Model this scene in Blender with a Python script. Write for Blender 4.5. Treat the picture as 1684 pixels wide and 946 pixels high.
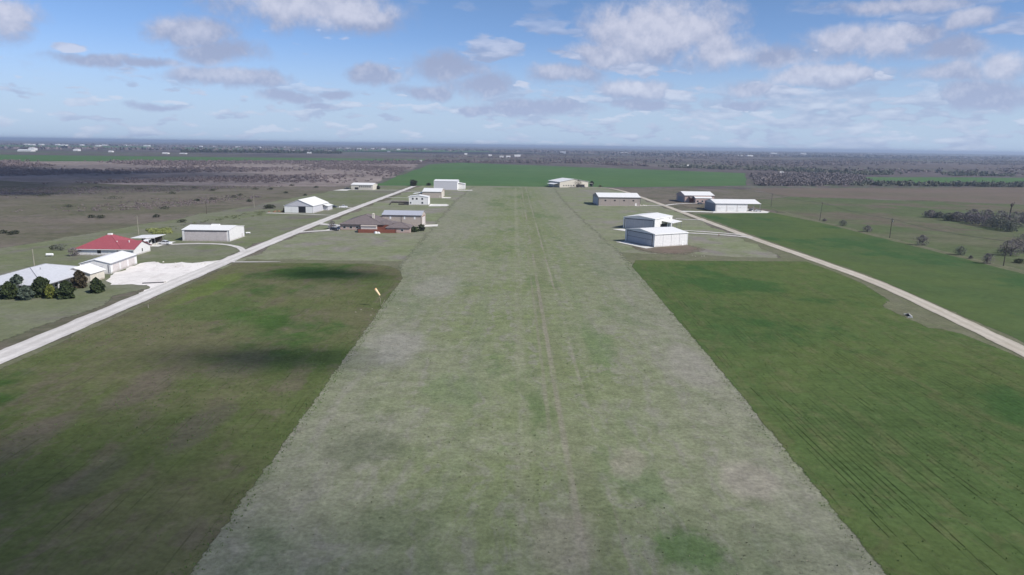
import bpy, math, random
import numpy as np
from math import sin, cos, tan, radians, pi, sqrt, atan2, asin
random.seed(7); rng = np.random.default_rng(7)
SC = bpy.context.scene
for o in list(bpy.data.objects): bpy.data.objects.remove(o)

# ------------------------------------------------------------------ camera
S = 44.0/36.0                 # survey unit -> metres
CAMH = 44.0
ROLL, PITCH, FPX = radians(0.82), radians(11.6), 1138.0
_r = np.array([1, 0, 0.]); _f = np.array([0, cos(PITCH), -sin(PITCH)]); _u = np.cross(_r, _f)
CX = cos(ROLL)*_r + sin(ROLL)*_u; CY = -sin(ROLL)*_r + cos(ROLL)*_u
def G(px, py):                # photo pixel -> point on the ground plane (metres)
    d = (px-842)/FPX*CX - (py-473)/FPX*CY + _f
    t = -CAMH/d[2]
    return (d[0]*t, d[1]*t)
def azel(px, py):
    d = (px-842)/FPX*CX - (py-473)/FPX*CY + _f
    d = d/np.linalg.norm(d)
    return atan2(d[0], d[1]), asin(d[2])
from mathutils import Matrix, Vector
cam_d = bpy.data.cameras.new("camera"); cam = bpy.data.objects.new("camera", cam_d)
SC.collection.objects.link(cam)
cam.matrix_world = Matrix(((CX[0], CY[0], -_f[0], 0), (CX[1], CY[1], -_f[1], 0), (CX[2], CY[2], -_f[2], CAMH), (0, 0, 0, 1)))
cam_d.lens = 36*FPX/1684; cam_d.clip_start = 1; cam_d.clip_end = 120000
SC.camera = cam
SC.view_settings.view_transform = 'Standard'; SC.view_settings.look = 'None'
SC.view_settings.gamma = 1; SC.view_settings.use_curve_mapping = False
SC.view_settings.exposure = 0.5
SC.cycles.transparent_max_bounces = 16
SC.cycles.max_bounces = 5; SC.cycles.diffuse_bounces = 2; SC.cycles.glossy_bounces = 2; SC.cycles.volume_bounces = 0

# ------------------------------------------------------------------ sun and sky
SUN_EL, SUN_AZ = radians(42), radians(30)     # azimuth: clockwise behind the camera's right
sv = Vector((cos(SUN_EL)*cos(SUN_AZ), -cos(SUN_EL)*sin(SUN_AZ), sin(SUN_EL)))
sl = bpy.data.lights.new("sun", 'SUN'); sl.energy = 3.6; sl.angle = radians(0.53); sl.color = (1, 0.955, 0.89)
so = bpy.data.objects.new("sun", sl); SC.collection.objects.link(so)
so.rotation_euler = sv.to_track_quat('Z', 'Y').to_euler()
so.location = (0, 0, 200)

W = bpy.data.worlds.new("World"); SC.world = W; W.use_nodes = True
wt = W.node_tree; wt.nodes.clear()
class NT:
    """tiny helper to write node trees"""
    def __init__(s, t): s.t = t
    def n(s, typ, **kw):
        nd = s.t.nodes.new(typ)
        for k, v in kw.items(): setattr(nd, k, v)
        return nd
    def put(s, sock, v):
        if isinstance(v, bpy.types.NodeSocket): s.t.links.new(v, sock)
        elif v is not None:
            if hasattr(sock, 'default_value'):
                if sock.type == 'RGBA' and len(v) == 3: v = (*v, 1)
                sock.default_value = v
    def math(s, op, a, b=None, c=None, clamp=False):
        nd = s.n('ShaderNodeMath', operation=op, use_clamp=clamp)
        for i, v in enumerate((a, b, c)):
            if v is not None: s.put(nd.inputs[i], v)
        return nd.outputs[0]
    def vec(s, op, a, b=None, scale=None):
        nd = s.n('ShaderNodeVectorMath', operation=op)
        s.put(nd.inputs[0], a)
        if b is not None: s.put(nd.inputs[1], b)
        if scale is not None: s.put(nd.inputs['Scale'], scale)
        return nd.outputs['Value'] if op in ('LENGTH', 'DOT_PRODUCT') else nd.outputs[0]
    def noise(s, v, scale, detail=4, rough=0.55, dist=0.0, out=0):
        nd = s.n('ShaderNodeTexNoise')
        s.put(nd.inputs['Vector'], v); nd.inputs['Scale'].default_value = scale
        nd.inputs['Detail'].default_value = detail; nd.inputs['Roughness'].default_value = rough
        nd.inputs['Distortion'].default_value = dist
        return nd.outputs[out]
    def mr(s, v, a, b, c=0.0, d=1.0, smooth=True):
        nd = s.n('ShaderNodeMapRange'); nd.interpolation_type = 'SMOOTHSTEP' if smooth else 'LINEAR'
        s.put(nd.inputs[0], v)
        for i, x in enumerate((a, b, c, d)): nd.inputs[i+1].default_value = x
        return nd.outputs[0]
    def mix(s, f, a, b, mode='MIX'):
        nd = s.n('ShaderNodeMix', data_type='RGBA', blend_type=mode)
        s.put(nd.inputs[0], f); s.put(nd.inputs[6], a); s.put(nd.inputs[7], b)
        return nd.outputs[2]
    def xyz(s, v):
        nd = s.n('ShaderNodeSeparateXYZ'); s.put(nd.inputs[0], v); return nd.outputs
    def comb(s, x, y, z=0.0):
        nd = s.n('ShaderNodeCombineXYZ')
        for i, v in enumerate((x, y, z)): s.put(nd.inputs[i], v)
        return nd.outputs[0]

T = NT(wt)
sky = T.n('ShaderNodeTexSky', sky_type='NISHITA'); sky.sun_disc = False
sky.sun_elevation = SUN_EL; sky.sun_rotation = atan2(sv.x, sv.y)
sky.altitude = 200; sky.air_density = 1.0; sky.dust_density = 1.0; sky.ozone_density = 2.0
tc = T.n('ShaderNodeTexCoord').outputs['Generated']
x, y, z = T.xyz(tc)
el = T.math('ARCSINE', z); az = T.math('ARCTAN2', x, y)
nz = T.noise(tc, 9.0, 5, 0.6, out=1)                     # colour noise used to warp the cloud outlines
wx, wy, wz = T.xyz(nz)
azw = T.math('ADD', az, T.math('MULTIPLY', T.math('SUBTRACT', wx, 0.5), 0.075))
elw = T.math('ADD', el, T.math('MULTIPLY', T.math('SUBTRACT', wy, 0.5), 0.040))
ae = T.comb(azw, elw, 0.0)
# single cumulus clouds: where they stand in the sky, half sizes (radians*1138), brightness of the top
CL = [(515, 14, 150, 44, 1), (590, 30, 70, 30, .9), (1085, 50, 130, 55, 1), (1190, 85, 80, 34, .8), (1010, 92, 90, 24, .7), (8, 28, 46, 38, .8), (310, 52, 66, 28, .45), (345, 88, 70, 22, .3),
      (330, 124, 72, 16, .35), (410, 136, 60, 16, .35), (145, 100, 70, 12, .15), (245, 102, 50, 9, .1), (480, 162, 62, 12, .15), (520, 175, 42, 9, .15), (545, 156, 36, 8, .2), (615, 122, 66, 18, .15),
      (735, 112, 80, 24, .2), (790, 140, 70, 22, .2), (690, 148, 52, 14, .2), (925, 124, 70, 18, .4), (1050, 148, 70, 20, .85), (1060, 172, 60, 12, .1), (1215, 168, 66, 14, .15), (1230, 142, 66, 18, .4),
      (1310, 130, 80, 22, .9), (1390, 122, 80, 14, .6), (1390, 70, 60, 30, .8), (1445, 66, 55, 32, .85), (1480, 8, 120, 16, .5), (1600, 28, 50, 18, .6), (1668, 100, 46, 26, .9), (1560, 118, 80, 20, .4),
      (1630, 152, 80, 26, .2), (880, 176, 110, 16, .15), (780, 178, 52, 9, .1), (270, 170, 46, 7, .15), (1560, 80, 70, 24, .2), (1270, 95, 70, 24, .15), (1500, 50, 60, 24, .25)]
cov = None; bri = None; top = None
for (px, py, hx, hy, b) in CL:
    a0, e0 = azel(px, py)
    d = T.vec('MULTIPLY', T.vec('SUBTRACT', ae, (a0, e0, 0)), (FPX/hx*0.95, FPX/hy*0.95, 0))
    v = T.math('SUBTRACT', 1.0, T.vec('LENGTH', d))
    cov = v if cov is None else T.math('MAXIMUM', cov, v)
    if b > .3:
        vb = T.math('MULTIPLY', T.math('ADD', v, T.math('MULTIPLY', T.xyz(d)[1], 0.35)), b)
        bri = vb if bri is None else T.math('MAXIMUM', bri, vb)
# many small far cumulus low in the sky, and a thinner broken layer overhead, all round
dv = T.vec('MULTIPLY', tc, (1, 1, 3.3))
def lay_(sc, off, seed):
    v = T.vec('ADD', T.vec('ADD', dv, (0, 0, off)), (seed, seed*.7, 0))
    return T.noise(v, sc, 5, 0.5)
right = T.mr(az, -0.40, 0.20, -0.085, 0.0)
fa_, fb_ = lay_(13, 0, 0), lay_(13, .045, 0)
ga_, gb_ = lay_(27, 0, 5), lay_(27, .02, 5)
big = T.noise(dv, 3.2, 2, 0.5)
bb = T.math('ADD', T.math('MULTIPLY', T.math('SUBTRACT', big, .5), .35), right)
wa = T.math('MULTIPLY', T.mr(el, 0.035, 0.075), T.mr(el, 0.10, 0.22, 1.0, 0.0))
da = T.math('MULTIPLY', T.mr(T.math('ADD', fa_, bb), 0.53, 0.62, 0.0, 0.75), wa)
dg = T.math('MULTIPLY', T.mr(T.math('ADD', ga_, bb), 0.470, 0.56, 0.0, 0.62), T.mr(el, 0.06, 0.095, 1.0, 0.0))
hh = T.math('ADD', T.math('MAXIMUM', z, 0.0), 0.05)
pl = T.comb(T.math('DIVIDE', x, hh), T.math('DIVIDE', y, hh), 0.0)
n1 = T.noise(T.vec('ADD', pl, (3.1, 7.7, 0)), 1.1, 7, 0.62)
dp = T.math('MULTIPLY', T.mr(n1, 0.53, 0.66, 0.0, 0.85), T.mr(el, 0.23, 0.36))
dl = T.math('MAXIMUM', T.math('MAXIMUM', da, dg), dp)
fine = T.noise(tc, 26.0, 6, 0.62); fine2 = T.noise(T.vec('ADD', tc, (0, 0, .010)), 26.0, 6, 0.62)
med = T.noise(tc, 11.0, 4, 0.6)
cv = T.math('ADD', cov, T.math('ADD', T.math('MULTIPLY', T.math('SUBTRACT', fine, 0.5), 1.15), T.math('MULTIPLY', T.math('SUBTRACT', med, 0.5), 1.2)))
db = T.mr(cv, -0.08, 0.60, 0.0, 0.90)
dens = T.math('MAXIMUM', db, dl)
lit_b = T.math('ADD', T.mr(bri, -0.1, 0.75, 0.0, 0.80), T.math('MULTIPLY', T.math('SUBTRACT', fine, fine2), 2.2), clamp=True)
lit_l = T.math('ADD', 0.32, T.math('ADD', T.math('MULTIPLY', T.math('SUBTRACT', fa_, fb_), 2.5), T.math('MULTIPLY', T.math('SUBTRACT', ga_, gb_), 2.5)), clamp=True)
isb = T.mr(T.math('SUBTRACT', db, dl), -0.1, 0.1)
shade = T.math('ADD', T.math('MULTIPLY', lit_b, isb), T.math('MULTIPLY', lit_l, T.math('SUBTRACT', 1.0, isb)))
low_c = T.mr(el, 0.02, 0.14)
ccol = T.mix(low_c, T.mix(shade, (3.6, 4.3, 6.2), (5.9, 6.5, 7.9)), T.mix(shade, (3.1, 3.6, 5.2), (5.7, 5.9, 7.1)))
tint = T.mix(T.mr(el, 0.0, 0.22, 0, 1, False), (0.84, 0.99, 1.50), (0.66, 0.80, 1.03))
SKYMUL = T.mix(T.mr(el, 0.0, 0.15, 0.85, 0.0), T.mix(1.0, sky.outputs[0], tint, 'MULTIPLY'), (4.5, 5.8, 7.6))
final = T.mix(dens, SKYMUL, ccol)
bg = T.n('ShaderNodeBackground'); bg.inputs['Strength'].default_value = 0.078
wt.links.new(final, bg.inputs['Color'])
wo = T.n('ShaderNodeOutputWorld'); wt.links.new(bg.outputs[0], wo.inputs['Surface'])

# ------------------------------------------------------------------ object helpers
COL = SC.collection
def tag(o, label=None, cat=None, group=None, kind=None):
    if label: o['label'] = label
    if cat: o['category'] = cat
    if group: o['group'] = group
    if kind: o['kind'] = kind
    return o
def empty(name, loc, rot=0.0, label=None, cat=None, group=None):
    o = bpy.data.objects.new(name, None); COL.objects.link(o)
    o.location = loc; o.rotation_euler = (0, 0, rot); o.empty_display_size = 0.5
    return tag(o, label, cat, group)
def copy_tree(o, parent=None):
    c = o.copy(); COL.objects.link(c)
    if parent is not None: c.parent = parent
    for ch in [k for k in bpy.data.objects if k.parent == o]: copy_tree(ch, c)
    return c
class MB:
    def __init__(s): s.v = []; s.f = []
    def add(s, vs, fs):
        b = len(s.v); s.v += [tuple(map(float, p)) for p in vs]; s.f += [tuple(b+i for i in f) for f in fs]; return s
    def box(s, x0, x1, y0, y1, z0, z1):
        return s.add([(x0, y0, z0), (x1, y0, z0), (x1, y1, z0), (x0, y1, z0), (x0, y0, z1), (x1, y0, z1), (x1, y1, z1), (x0, y1, z1)],
                     [(3, 2, 1, 0), (4, 5, 6, 7), (0, 1, 5, 4), (1, 2, 6, 5), (2, 3, 7, 6), (3, 0, 4, 7)])
    def slab(s, top, t):       # top polygon (ccw from above), thickness t downwards
        n = len(top)
        vs = list(top) + [(p[0], p[1], p[2]-t) for p in top]
        fs = [tuple(range(n)), tuple(range(2*n-1, n-1, -1))] + [(i, i+n, (i+1) % n+n, (i+1) % n) for i in range(n)]
        return s.add(vs, fs)
    def tube(s, pts, rad, sides=6, cap=True):
        pts = [Vector(p) for p in pts]; rings = []
        b = len(s.v); vs = []; fs = []
        for i, p in enumerate(pts):
            d = (pts[min(i+1, len(pts)-1)]-pts[max(i-1, 0)]).normalized()
            a = d.orthogonal().normalized() if abs(d.z) < .95 else Vector((1, 0, 0))
            a = (a-d*a.dot(d)).normalized(); c = d.cross(a)
            r = rad[i] if hasattr(rad, '__len__') else rad
            for k in range(sides):
                t = 2*pi*k/sides; vs.append(p+a*(r*cos(t))+c*(r*sin(t)))
        for i in range(len(pts)-1):
            for k in range(sides):
                k2 = (k+1) % sides
                fs.append((i*sides+k, i*sides+k2, (i+1)*sides+k2, (i+1)*sides+k))
        if cap:
            fs.append(tuple(range(sides-1, -1, -1))); m = (len(pts)-1)*sides; fs.append(tuple(m+k for k in range(sides)))
        return s.add(vs, fs)
    def build(s, name, mat, parent=None, label=None, loc=(0, 0, 0), smooth=False, kind=None):
        me = bpy.data.meshes.new(name); me.from_pydata(s.v, [], s.f); me.update()
        if mat: me.materials.append(mat)
        if smooth: me.polygons.foreach_set('use_smooth', [True]*len(me.polygons))
        o = bpy.data.objects.new(name, me); COL.objects.link(o); o.location = loc
        if parent is not None: o.parent = parent
        return tag(o, label, kind=kind)
def quads(name, V, mat, parent=None, loc=(0, 0, 0)):    # V: (n,4,3) array -> one mesh
    n = len(V); me = bpy.data.meshes.new(name)
    me.vertices.add(n*4); me.vertices.foreach_set('co', np.ascontiguousarray(V, dtype=np.float32).ravel())
    me.loops.add(n*4); me.loops.foreach_set('vertex_index', np.arange(n*4, dtype=np.int32))
    me.polygons.add(n); me.polygons.foreach_set('loop_start', np.arange(0, n*4, 4, dtype=np.int32))
    try: me.polygons.foreach_set('loop_total', np.full(n, 4, dtype=np.int32))
    except Exception: pass
    me.update(calc_edges=True); me.materials.append(mat)
    o = bpy.data.objects.new(name, me); COL.objects.link(o); o.location = loc
    if parent is not None: o.parent = parent
    return o
def leaf_quads(C, half, aspect=1.0):                    # random oriented quads at centres C
    n = len(C)
    a = rng.normal(size=(n, 3)); a /= np.linalg.norm(a, axis=1)[:, None]
    b = rng.normal(size=(n, 3)); b -= (a*b).sum(1)[:, None]*a; b /= np.linalg.norm(b, axis=1)[:, None]
    h = (half*(0.6+0.8*rng.random(n)))[:, None] if np.ndim(half) == 0 else (half*(0.6+0.8*rng.random(n)))[:, None]
    a = a*h; b = b*h*aspect
    return np.stack([C-a-b, C+a-b, C+a+b, C-a+b], axis=1)

# ------------------------------------------------------------------ materials
def newmat(name):
    m = bpy.data.materials.new(name); m.use_nodes = True; m.node_tree.nodes.clear()
    t = NT(m.node_tree); b = t.n('ShaderNodeBsdfPrincipled'); o = t.n('ShaderNodeOutputMaterial')
    m.node_tree.links.new(b.outputs[0], o.inputs[0]); t.b = b; t.o = o
    return m, t
def ocoord(t): return t.n('ShaderNodeTexCoord').outputs['Object']
def scalev(t, v, s): return t.vec('MULTIPLY', v, s)
def simple(name, col, rough=0.6, metal=0.0, var=0.10, vscale=1.5, ribs=None, ribd=0.02, spec=0.4, streak=0.0):
    m, t = newmat(name); c = ocoord(t)
    n = t.noise(c, vscale, 5, 0.6)
    dark = tuple(k*(1-var*2.0) for k in col); lite = tuple(min(1, k*(1+var)) for k in col)
    cc = t.mix(t.mr(n, 0.3, 0.7), dark, lite)
    if streak:
        n2 = t.noise(scalev(t, c, (2.5, 2.5, 0.15)), 1.0, 4)
        cc = t.mix(t.math('MULTIPLY', t.mr(n2, 0.45, 0.75), streak), cc, tuple(k*0.55 for k in col))
    if 'wall' in name or 'brick' in name or 'door' in name:   # splash dirt along the foot of the walls
        zz_ = t.math('ADD', t.xyz(c)[2], t.math('MULTIPLY', t.math('SUBTRACT', n, .5), .9))
        cc = t.mix(t.mr(zz_, 0.1, 0.8, 0.55, 0.0), cc, (0.20, 0.15, 0.11))
    t.put(t.b.inputs['Base Color'], cc)
    t.b.inputs['Roughness'].default_value = rough; t.b.inputs['Metallic'].default_value = metal
    t.b.inputs['Specular IOR Level'].default_value = spec
    if ribs is not None:                                 # pressed metal sheet: raised ribs every 0.9 m
        xx, yy, zz = t.xyz(c); w = {'x': xx, 'y': yy, 'z': zz}[ribs]
        f = t.math('FRACT', t.math('MULTIPLY', w, 1/0.9))
        pk = t.mr(t.math('ABSOLUTE', t.math('SUBTRACT', f, 0.5)), 0.0, 0.10, 1.0, 0.0)
        bp = t.n('ShaderNodeBump'); bp.inputs['Strength'].default_value = 0.6; bp.inputs['Distance'].default_value = ribd
        t.put(bp.inputs['Height'], pk); t.put(t.b.inputs['Normal'], bp.outputs[0])
    return m
def ground_mat(name, c1, c2, c3, ps=0.012, sd=(0.35, 0.02, 1), sa=0.5, fs=0.9, fa=0.30, spots=0.0, xramp=None, rows=0.0, bump=0.12, lush_and_shade=None, stretch=(1, 1, 1), c4=None, c4s=0.03, bands=None, mid=0):
    m, t = newmat(name); c = ocoord(t)
    wv = t.vec('SUBTRACT', t.noise(c, 0.05, 3, 0.6, out=1), (0.5, 0.5, 0.5))
    cw = t.vec('ADD', c, t.vec('SCALE', wv, scale=9.0))
    n1 = t.noise(scalev(t, cw, stretch), ps, 7, 0.62)
    col = t.mix(t.mr(n1, 0.40, 0.60), c1, c2)
    n2 = t.noise(scalev(t, cw, sd), 1.0, 6, 0.6)
    col = t.mix(t.math('MULTIPLY', t.mr(n2, 0.47, 0.66), sa), col, c3)
    if c4 is not None:
        n6 = t.noise(scalev(t, cw, (1, .32 if bands else .7, 1)), c4s, 6, 0.65)
        col = t.mix(t.mr(n6, 0.52, 0.63), col, c4)
    xx, yy, zz = t.xyz(cw)
    if xramp:
        rr = t.n('ShaderNodeValToRGB'); el_ = rr.color_ramp.elements
        lo, hi = xramp[0][0], xramp[-1][0]
        while len(el_) < len(xramp): el_.new(0.5)
        for e, (p, v) in zip(el_, xramp): e.position = (p-lo)/(hi-lo); e.color = (v, v, v, 1)
        x2 = t.math('ADD', xx, t.math('MULTIPLY', t.math('SUBTRACT', n1, 0.5), 26.0))
        t.put(rr.inputs[0], t.mr(x2, lo, hi, 0, 1, False))
        col = t.mix(t.math('MULTIPLY', rr.outputs[0], 0.5), col, c3)
    if mid:
        nm_ = t.noise(scalev(t, cw, (1, .75, 1)), 0.16, 7, .68)
        col = t.mix(t.math('MULTIPLY', t.mr(nm_, .50, .64), mid*.50), col, (0.125, 0.155, 0.078))
        nm2 = t.noise(scalev(t, t.vec('ADD', cw, (55, 9, 0)), (1, .8, 1)), 0.20, 7, .68)
        col = t.mix(t.math('MULTIPLY', t.mr(nm2, .53, .68), mid*.45), col, (0.258, 0.240, 0.195))
    if bands:
        for (bx, bw, bc_, am, bsl) in bands:
            dx = t.math('ABSOLUTE', t.math('SUBTRACT', t.math('ADD', t.xyz(c)[0], t.math('ADD', t.math('MULTIPLY', t.math('SUBTRACT', n2, .5), .8), t.math('MULTIPLY', t.xyz(c)[1], bsl))), bx))
            br_ = t.mr(t.noise(scalev(t, c, (.2, .02, 1)), 1.0, 4), .35, .6)
            col = t.mix(t.math('MULTIPLY', t.math('MULTIPLY', t.mr(dx, bw*.35, bw, 1.0, 0.0), am), br_), col, bc_)
    if lush_and_shade:
        lush_and_shade = [((*G(a, b_),)+tuple(r_) if un == 'px' else (a, b_)+tuple(r_)) for (un, a, b_, *r_) in lush_and_shade]
        for (lx, ly, rx, ry, lc, am) in lush_and_shade:
            d = t.vec('LENGTH', t.vec('MULTIPLY', t.vec('SUBTRACT', cw, (lx, ly, 0)), (1/rx, 1/ry, 0)))
            f = t.math('MULTIPLY', t.mr(t.math('ADD', d, t.math('MULTIPLY', t.math('SUBTRACT', n2, 0.5), 1.2)), 0.5, 1.1, 1.0, 0.0), am)
            col = t.mix(f, col, lc)
    if rows:
        xr = t.xyz(c)[0]
        xr = t.math('ADD', xr, t.math('MULTIPLY', t.xyz(c)[1], -0.045 if name == 'crop_right' else 0.03))
        xr = t.math('ADD', xr, t.math('MULTIPLY', t.noise(scalev(t, c, (.1, .02, 1)), 1.0, 2), 0.8))
        f = t.math('ABSOLUTE', t.math('SUBTRACT', t.math('FRACT', t.math('MULTIPLY', xr, 1/0.95)), 0.5))
        gate = t.mr(t.noise(scalev(t, c, (0.9, 0.06, 1)), 1.0, 4, 0.6), 0.5, 0.68)
        rf = t.math('MULTIPLY', t.math('MULTIPLY', t.mr(f, 0.02, 0.20, 1.0, 0.0), gate), rows)
        col = t.mix(rf, col, tuple(k*0.5 for k in c1))
    if 'road' in name:                                   # wheel tracks packed pale, looser darker gravel between them
        la = t.n('ShaderNodeAttribute'); la.attribute_name = 'lateral'
        q_ = t.math('ABSOLUTE', t.math('SUBTRACT', t.math('ABSOLUTE', t.math('ADD', la.outputs['Fac'], t.math('MULTIPLY', t.math('SUBTRACT', n1, .5), .25))), .42))
        col = t.mix(t.math('MULTIPLY', t.mr(q_, .10, .30), .25), col, tuple(k*.62 for k in c3))
    n3 = t.noise(c, fs, 8, 0.7)
    n4 = t.noise(c, fs*0.22, 6, 0.65)
    br = t.math('MULTIPLY', t.mr(n3, 0.25, 0.75, 1-fa, 1+fa, False), t.mr(n4, 0.3, 0.7, 1-fa*.6, 1+fa*.6, False))
    bc = t.comb(br, br, br)
    col = t.mix(1.0, col, bc, 'MULTIPLY')
    if spots:
        n5 = t.noise(c, 0.55, 3, 0.5); n5b = t.noise(c, 0.05, 2, 0.5)
        sp = t.math('MULTIPLY', t.mr(n5, 0.70, 0.78), t.mr(n5b, 0.45, 0.6))
        col = t.mix(t.math('MULTIPLY', sp, spots), col, (0.05, 0.06, 0.035))
    t.put(t.b.inputs['Base Color'], col)
    t.b.inputs['Roughness'].default_value = 1.0; t.b.inputs['Specular IOR Level'].default_value = 0.0
    if bump:
        bp = t.n('ShaderNodeBump'); bp.inputs['Strength'].default_value = 0.7; bp.inputs['Distance'].default_value = bump
        t.put(bp.inputs['Height'], n3); t.put(t.b.inputs['Normal'], bp.outputs[0])
    # feathered border: the sheet thins out through tufts where its 'fade' attribute drops
    at = t.n('ShaderNodeAttribute'); at.attribute_name = 'fade'
    k = t.math('ADD', at.outputs['Fac'], t.math('MULTIPLY', t.math('SUBTRACT', t.noise(c, 0.45, 6, 0.7), 0.5), 0.9))
    alpha = t.mr(k, 0.42, 0.58)
    t.put(t.b.inputs['Alpha'], alpha)
    return m

M = {}
M['ground'] = ground_mat('woodland_plain', (0.100, 0.084, 0.088), (0.125, 0.105, 0.104), (0.085, 0.118, 0.065), ps=0.0016, sd=(0.0004, 0.0016, 1), sa=0.85, fs=0.03, fa=0.45, bump=0, stretch=(.5, 1, 1), c4=(0.070, 0.062, 0.070), c4s=0.0015)
M['pasture'] = ground_mat('olive_pasture', (0.125, 0.118, 0.084), (0.155, 0.134, 0.112), (0.086, 0.092, 0.056), ps=0.010, sd=(0.010, 0.035, 1), sa=0.75, fs=0.3, fa=0.25, spots=.4, c4=(0.160, 0.138, 0.125), c4s=.012, stretch=(.35, 1, 1))
M['scrub'] = ground_mat('dry_scrubland', (0.210, 0.175, 0.165), (0.255, 0.215, 0.200), (0.130, 0.125, 0.090), ps=0.008, sd=(0.006, 0.02, 1), sa=0.55, fs=0.1, fa=0.35, bump=0, stretch=(.4, 1, 1))
M['wheat'] = ground_mat('far_wheat', (0.068, 0.132, 0.052), (0.080, 0.142, 0.058), (0.088, 0.134, 0.062), ps=0.006, sd=(0.004, 0.02, 1), sa=0.5, fs=0.05, fa=0.12, bump=0)
M['plough'] = ground_mat('brown_stubble', (0.150, 0.120, 0.100), (0.128, 0.115, 0.085), (0.165, 0.120, 0.105), ps=0.006, sd=(0.004, 0.02, 1), sa=0.6, fs=0.1, fa=0.15, bump=0, stretch=(.4, 1, 1))
M['rpast'] = ground_mat('east_pasture', (0.094, 0.116, 0.060), (0.122, 0.124, 0.078), (0.084, 0.120, 0.048), ps=0.012, sd=(0.03, 0.03, 1), sa=0.5, fs=0.3, fa=0.25, c4=(0.125, 0.110, 0.082), c4s=.014, stretch=(.4, 1, 1))
M['infield'] = ground_mat('grey_grass', (0.188, 0.206, 0.122), (0.205, 0.203, 0.148), (0.150, 0.178, 0.088), ps=0.020, sd=(0.07, 0.12, 1), sa=0.6, fs=0.5, fa=0.22, c4=(0.215, 0.200, 0.172), c4s=.03, stretch=(.5, 1, 1))
M['runway'] = ground_mat('runway_grass', lush_and_shade=[('px', 1130, 905, 6, 5, (0.085, 0.140, 0.050), .8), ('px', 1060, 800, 4, 8, (0.115, 0.160, 0.075), .5), ('px', 600, 735, 7, 7, (0.118, 0.130, 0.085), .6), ('px', 745, 640, 7, 9, (0.125, 0.165, 0.080), .5), ('px', 660, 860, 6, 6, (0.115, 0.140, 0.075), .5), ('px', 1240, 790, 5, 6, (0.280, 0.250, 0.210), .6), ('px', 930, 900, 4, 8, (0.270, 0.240, 0.195), .55), ('px', 1030, 760, 3, 6, (0.270, 0.240, 0.195), .5), ('px', 650, 570, 7, 16, (0.265, 0.252, 0.225), .6), ('px', 720, 470, 8, 20, (0.255, 0.245, 0.215), .5), ('px', 1130, 600, 6, 18, (0.265, 0.245, 0.215), .5), ('px', 985, 570, 4, 22, (0.120, 0.165, 0.075), .6)], c1=(0.190, 0.206, 0.124), c2=(0.162, 0.188, 0.093), c3=(0.226, 0.215, 0.178), ps=0.022, sd=(0.42, 0.010, 1), sa=0.6, fs=1.5, fa=0.34, spots=.7, c4=(0.122, 0.160, 0.074), c4s=.040, bands=[(9.5, 4, (0.150, 0.165, 0.090), .6, 0), (6.3, .5, (0.215, 0.20, 0.15), .5, 0), (8.3, .7, (0.24, 0.22, 0.17), .7, 0), (13.2, .5, (0.25, 0.225, 0.18), .7, 0), (14.2, .8, (0.120, 0.142, 0.075), .45, 0), (2.0, 1.6, (0.235, 0.23, 0.165), .5, 0), (-8, 2.5, (0.155, 0.18, 0.10), .5, 0), (19, 2.2, (0.15, 0.18, 0.095), .5, 0)], mid=.75,
                         xramp=[(-36*S, 1), (-20*S, .75), (-10*S, .15), (0, 0), (12*S, .05), (22*S, .4), (30*S, 1), (36*S, .9)])
M['crop_right'] = ground_mat('crop_right', (0.070, 0.107, 0.038), (0.088, 0.120, 0.042), (0.116, 0.118, 0.058), ps=0.016, sd=(0.30, 0.012, 1), sa=0.50, fs=1.0, fa=0.25, rows=.75, spots=.3, c4=(0.050, 0.096, 0.032), c4s=.02)
M['crop_east'] = ground_mat('crop_east', (0.069, 0.105, 0.043), (0.085, 0.118, 0.044), (0.077, 0.102, 0.047), ps=0.012, sd=(0.06, 0.012, 1), sa=0.5, fs=.5, fa=0.16, c4=(0.052, 0.098, 0.038), c4s=.02)
M['crop_left'] = ground_mat('crop_left', (0.084, 0.106, 0.040), (0.120, 0.120, 0.064), (0.128, 0.110, 0.080), ps=0.016, sd=(0.25, 0.014, 1), sa=0.65, fs=1.0, fa=0.28, rows=.5, spots=.4, c4=(0.056, 0.096, 0.030), c4s=.022,
                            lush_and_shade=[('m', -51*S, 189*S, 15*S, 7*S, (0.040, 0.078, 0.024), .8), ('m', -37*S, 112*S, 16*S, 7*S, (0.036, 0.072, 0.022), .5), ('m', -76*S, 172*S, 4*S, 26*S, (0.105, 0.150, 0.036), .6), ('m', -66*S, 150*S, 10*S, 14*S, (0.070, 0.115, 0.034), .5), ('m', -45*S, 160*S, 14*S, 16*S, (0.125, 0.130, 0.062), .5), ('px', 235, 640, 5, 14, (0.120, 0.100, 0.080), .7), ('px', 60, 715, 4, 12, (0.110, 0.095, 0.075), .7), ('px', 400, 600, 7, 12, (0.120, 0.108, 0.080), .5), ('px', 330, 700, 3, 12, (0.100, 0.088, 0.070), .6), ('px', 520, 480, 8, 10, (0.125, 0.118, 0.080), .5), ('px', 150, 780, 3, 9, (0.095, 0.085, 0.068), .5), ('px', 420, 520, 7, 12, (0.060, 0.110, 0.030), .5)])  # dark patch toward the runway edge: cloud shadow painted into the crop colour
M['lawn'] = ground_mat('front_lawn', (0.150, 0.164, 0.096), (0.172, 0.174, 0.125), (0.118, 0.146, 0.066), ps=0.03, sd=(0.08, 0.10, 1), sa=0.5, fs=.8, fa=0.2, c4=(0.150, 0.142, 0.118), c4s=.025)
M['verge'] = ground_mat('dry_verge', (0.150, 0.148, 0.100), (0.138, 0.142, 0.088), (0.122, 0.138, 0.070), ps=0.05, sd=(0.2, 0.05, 1), sa=0.5, fs=1.0, fa=0.25)
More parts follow.
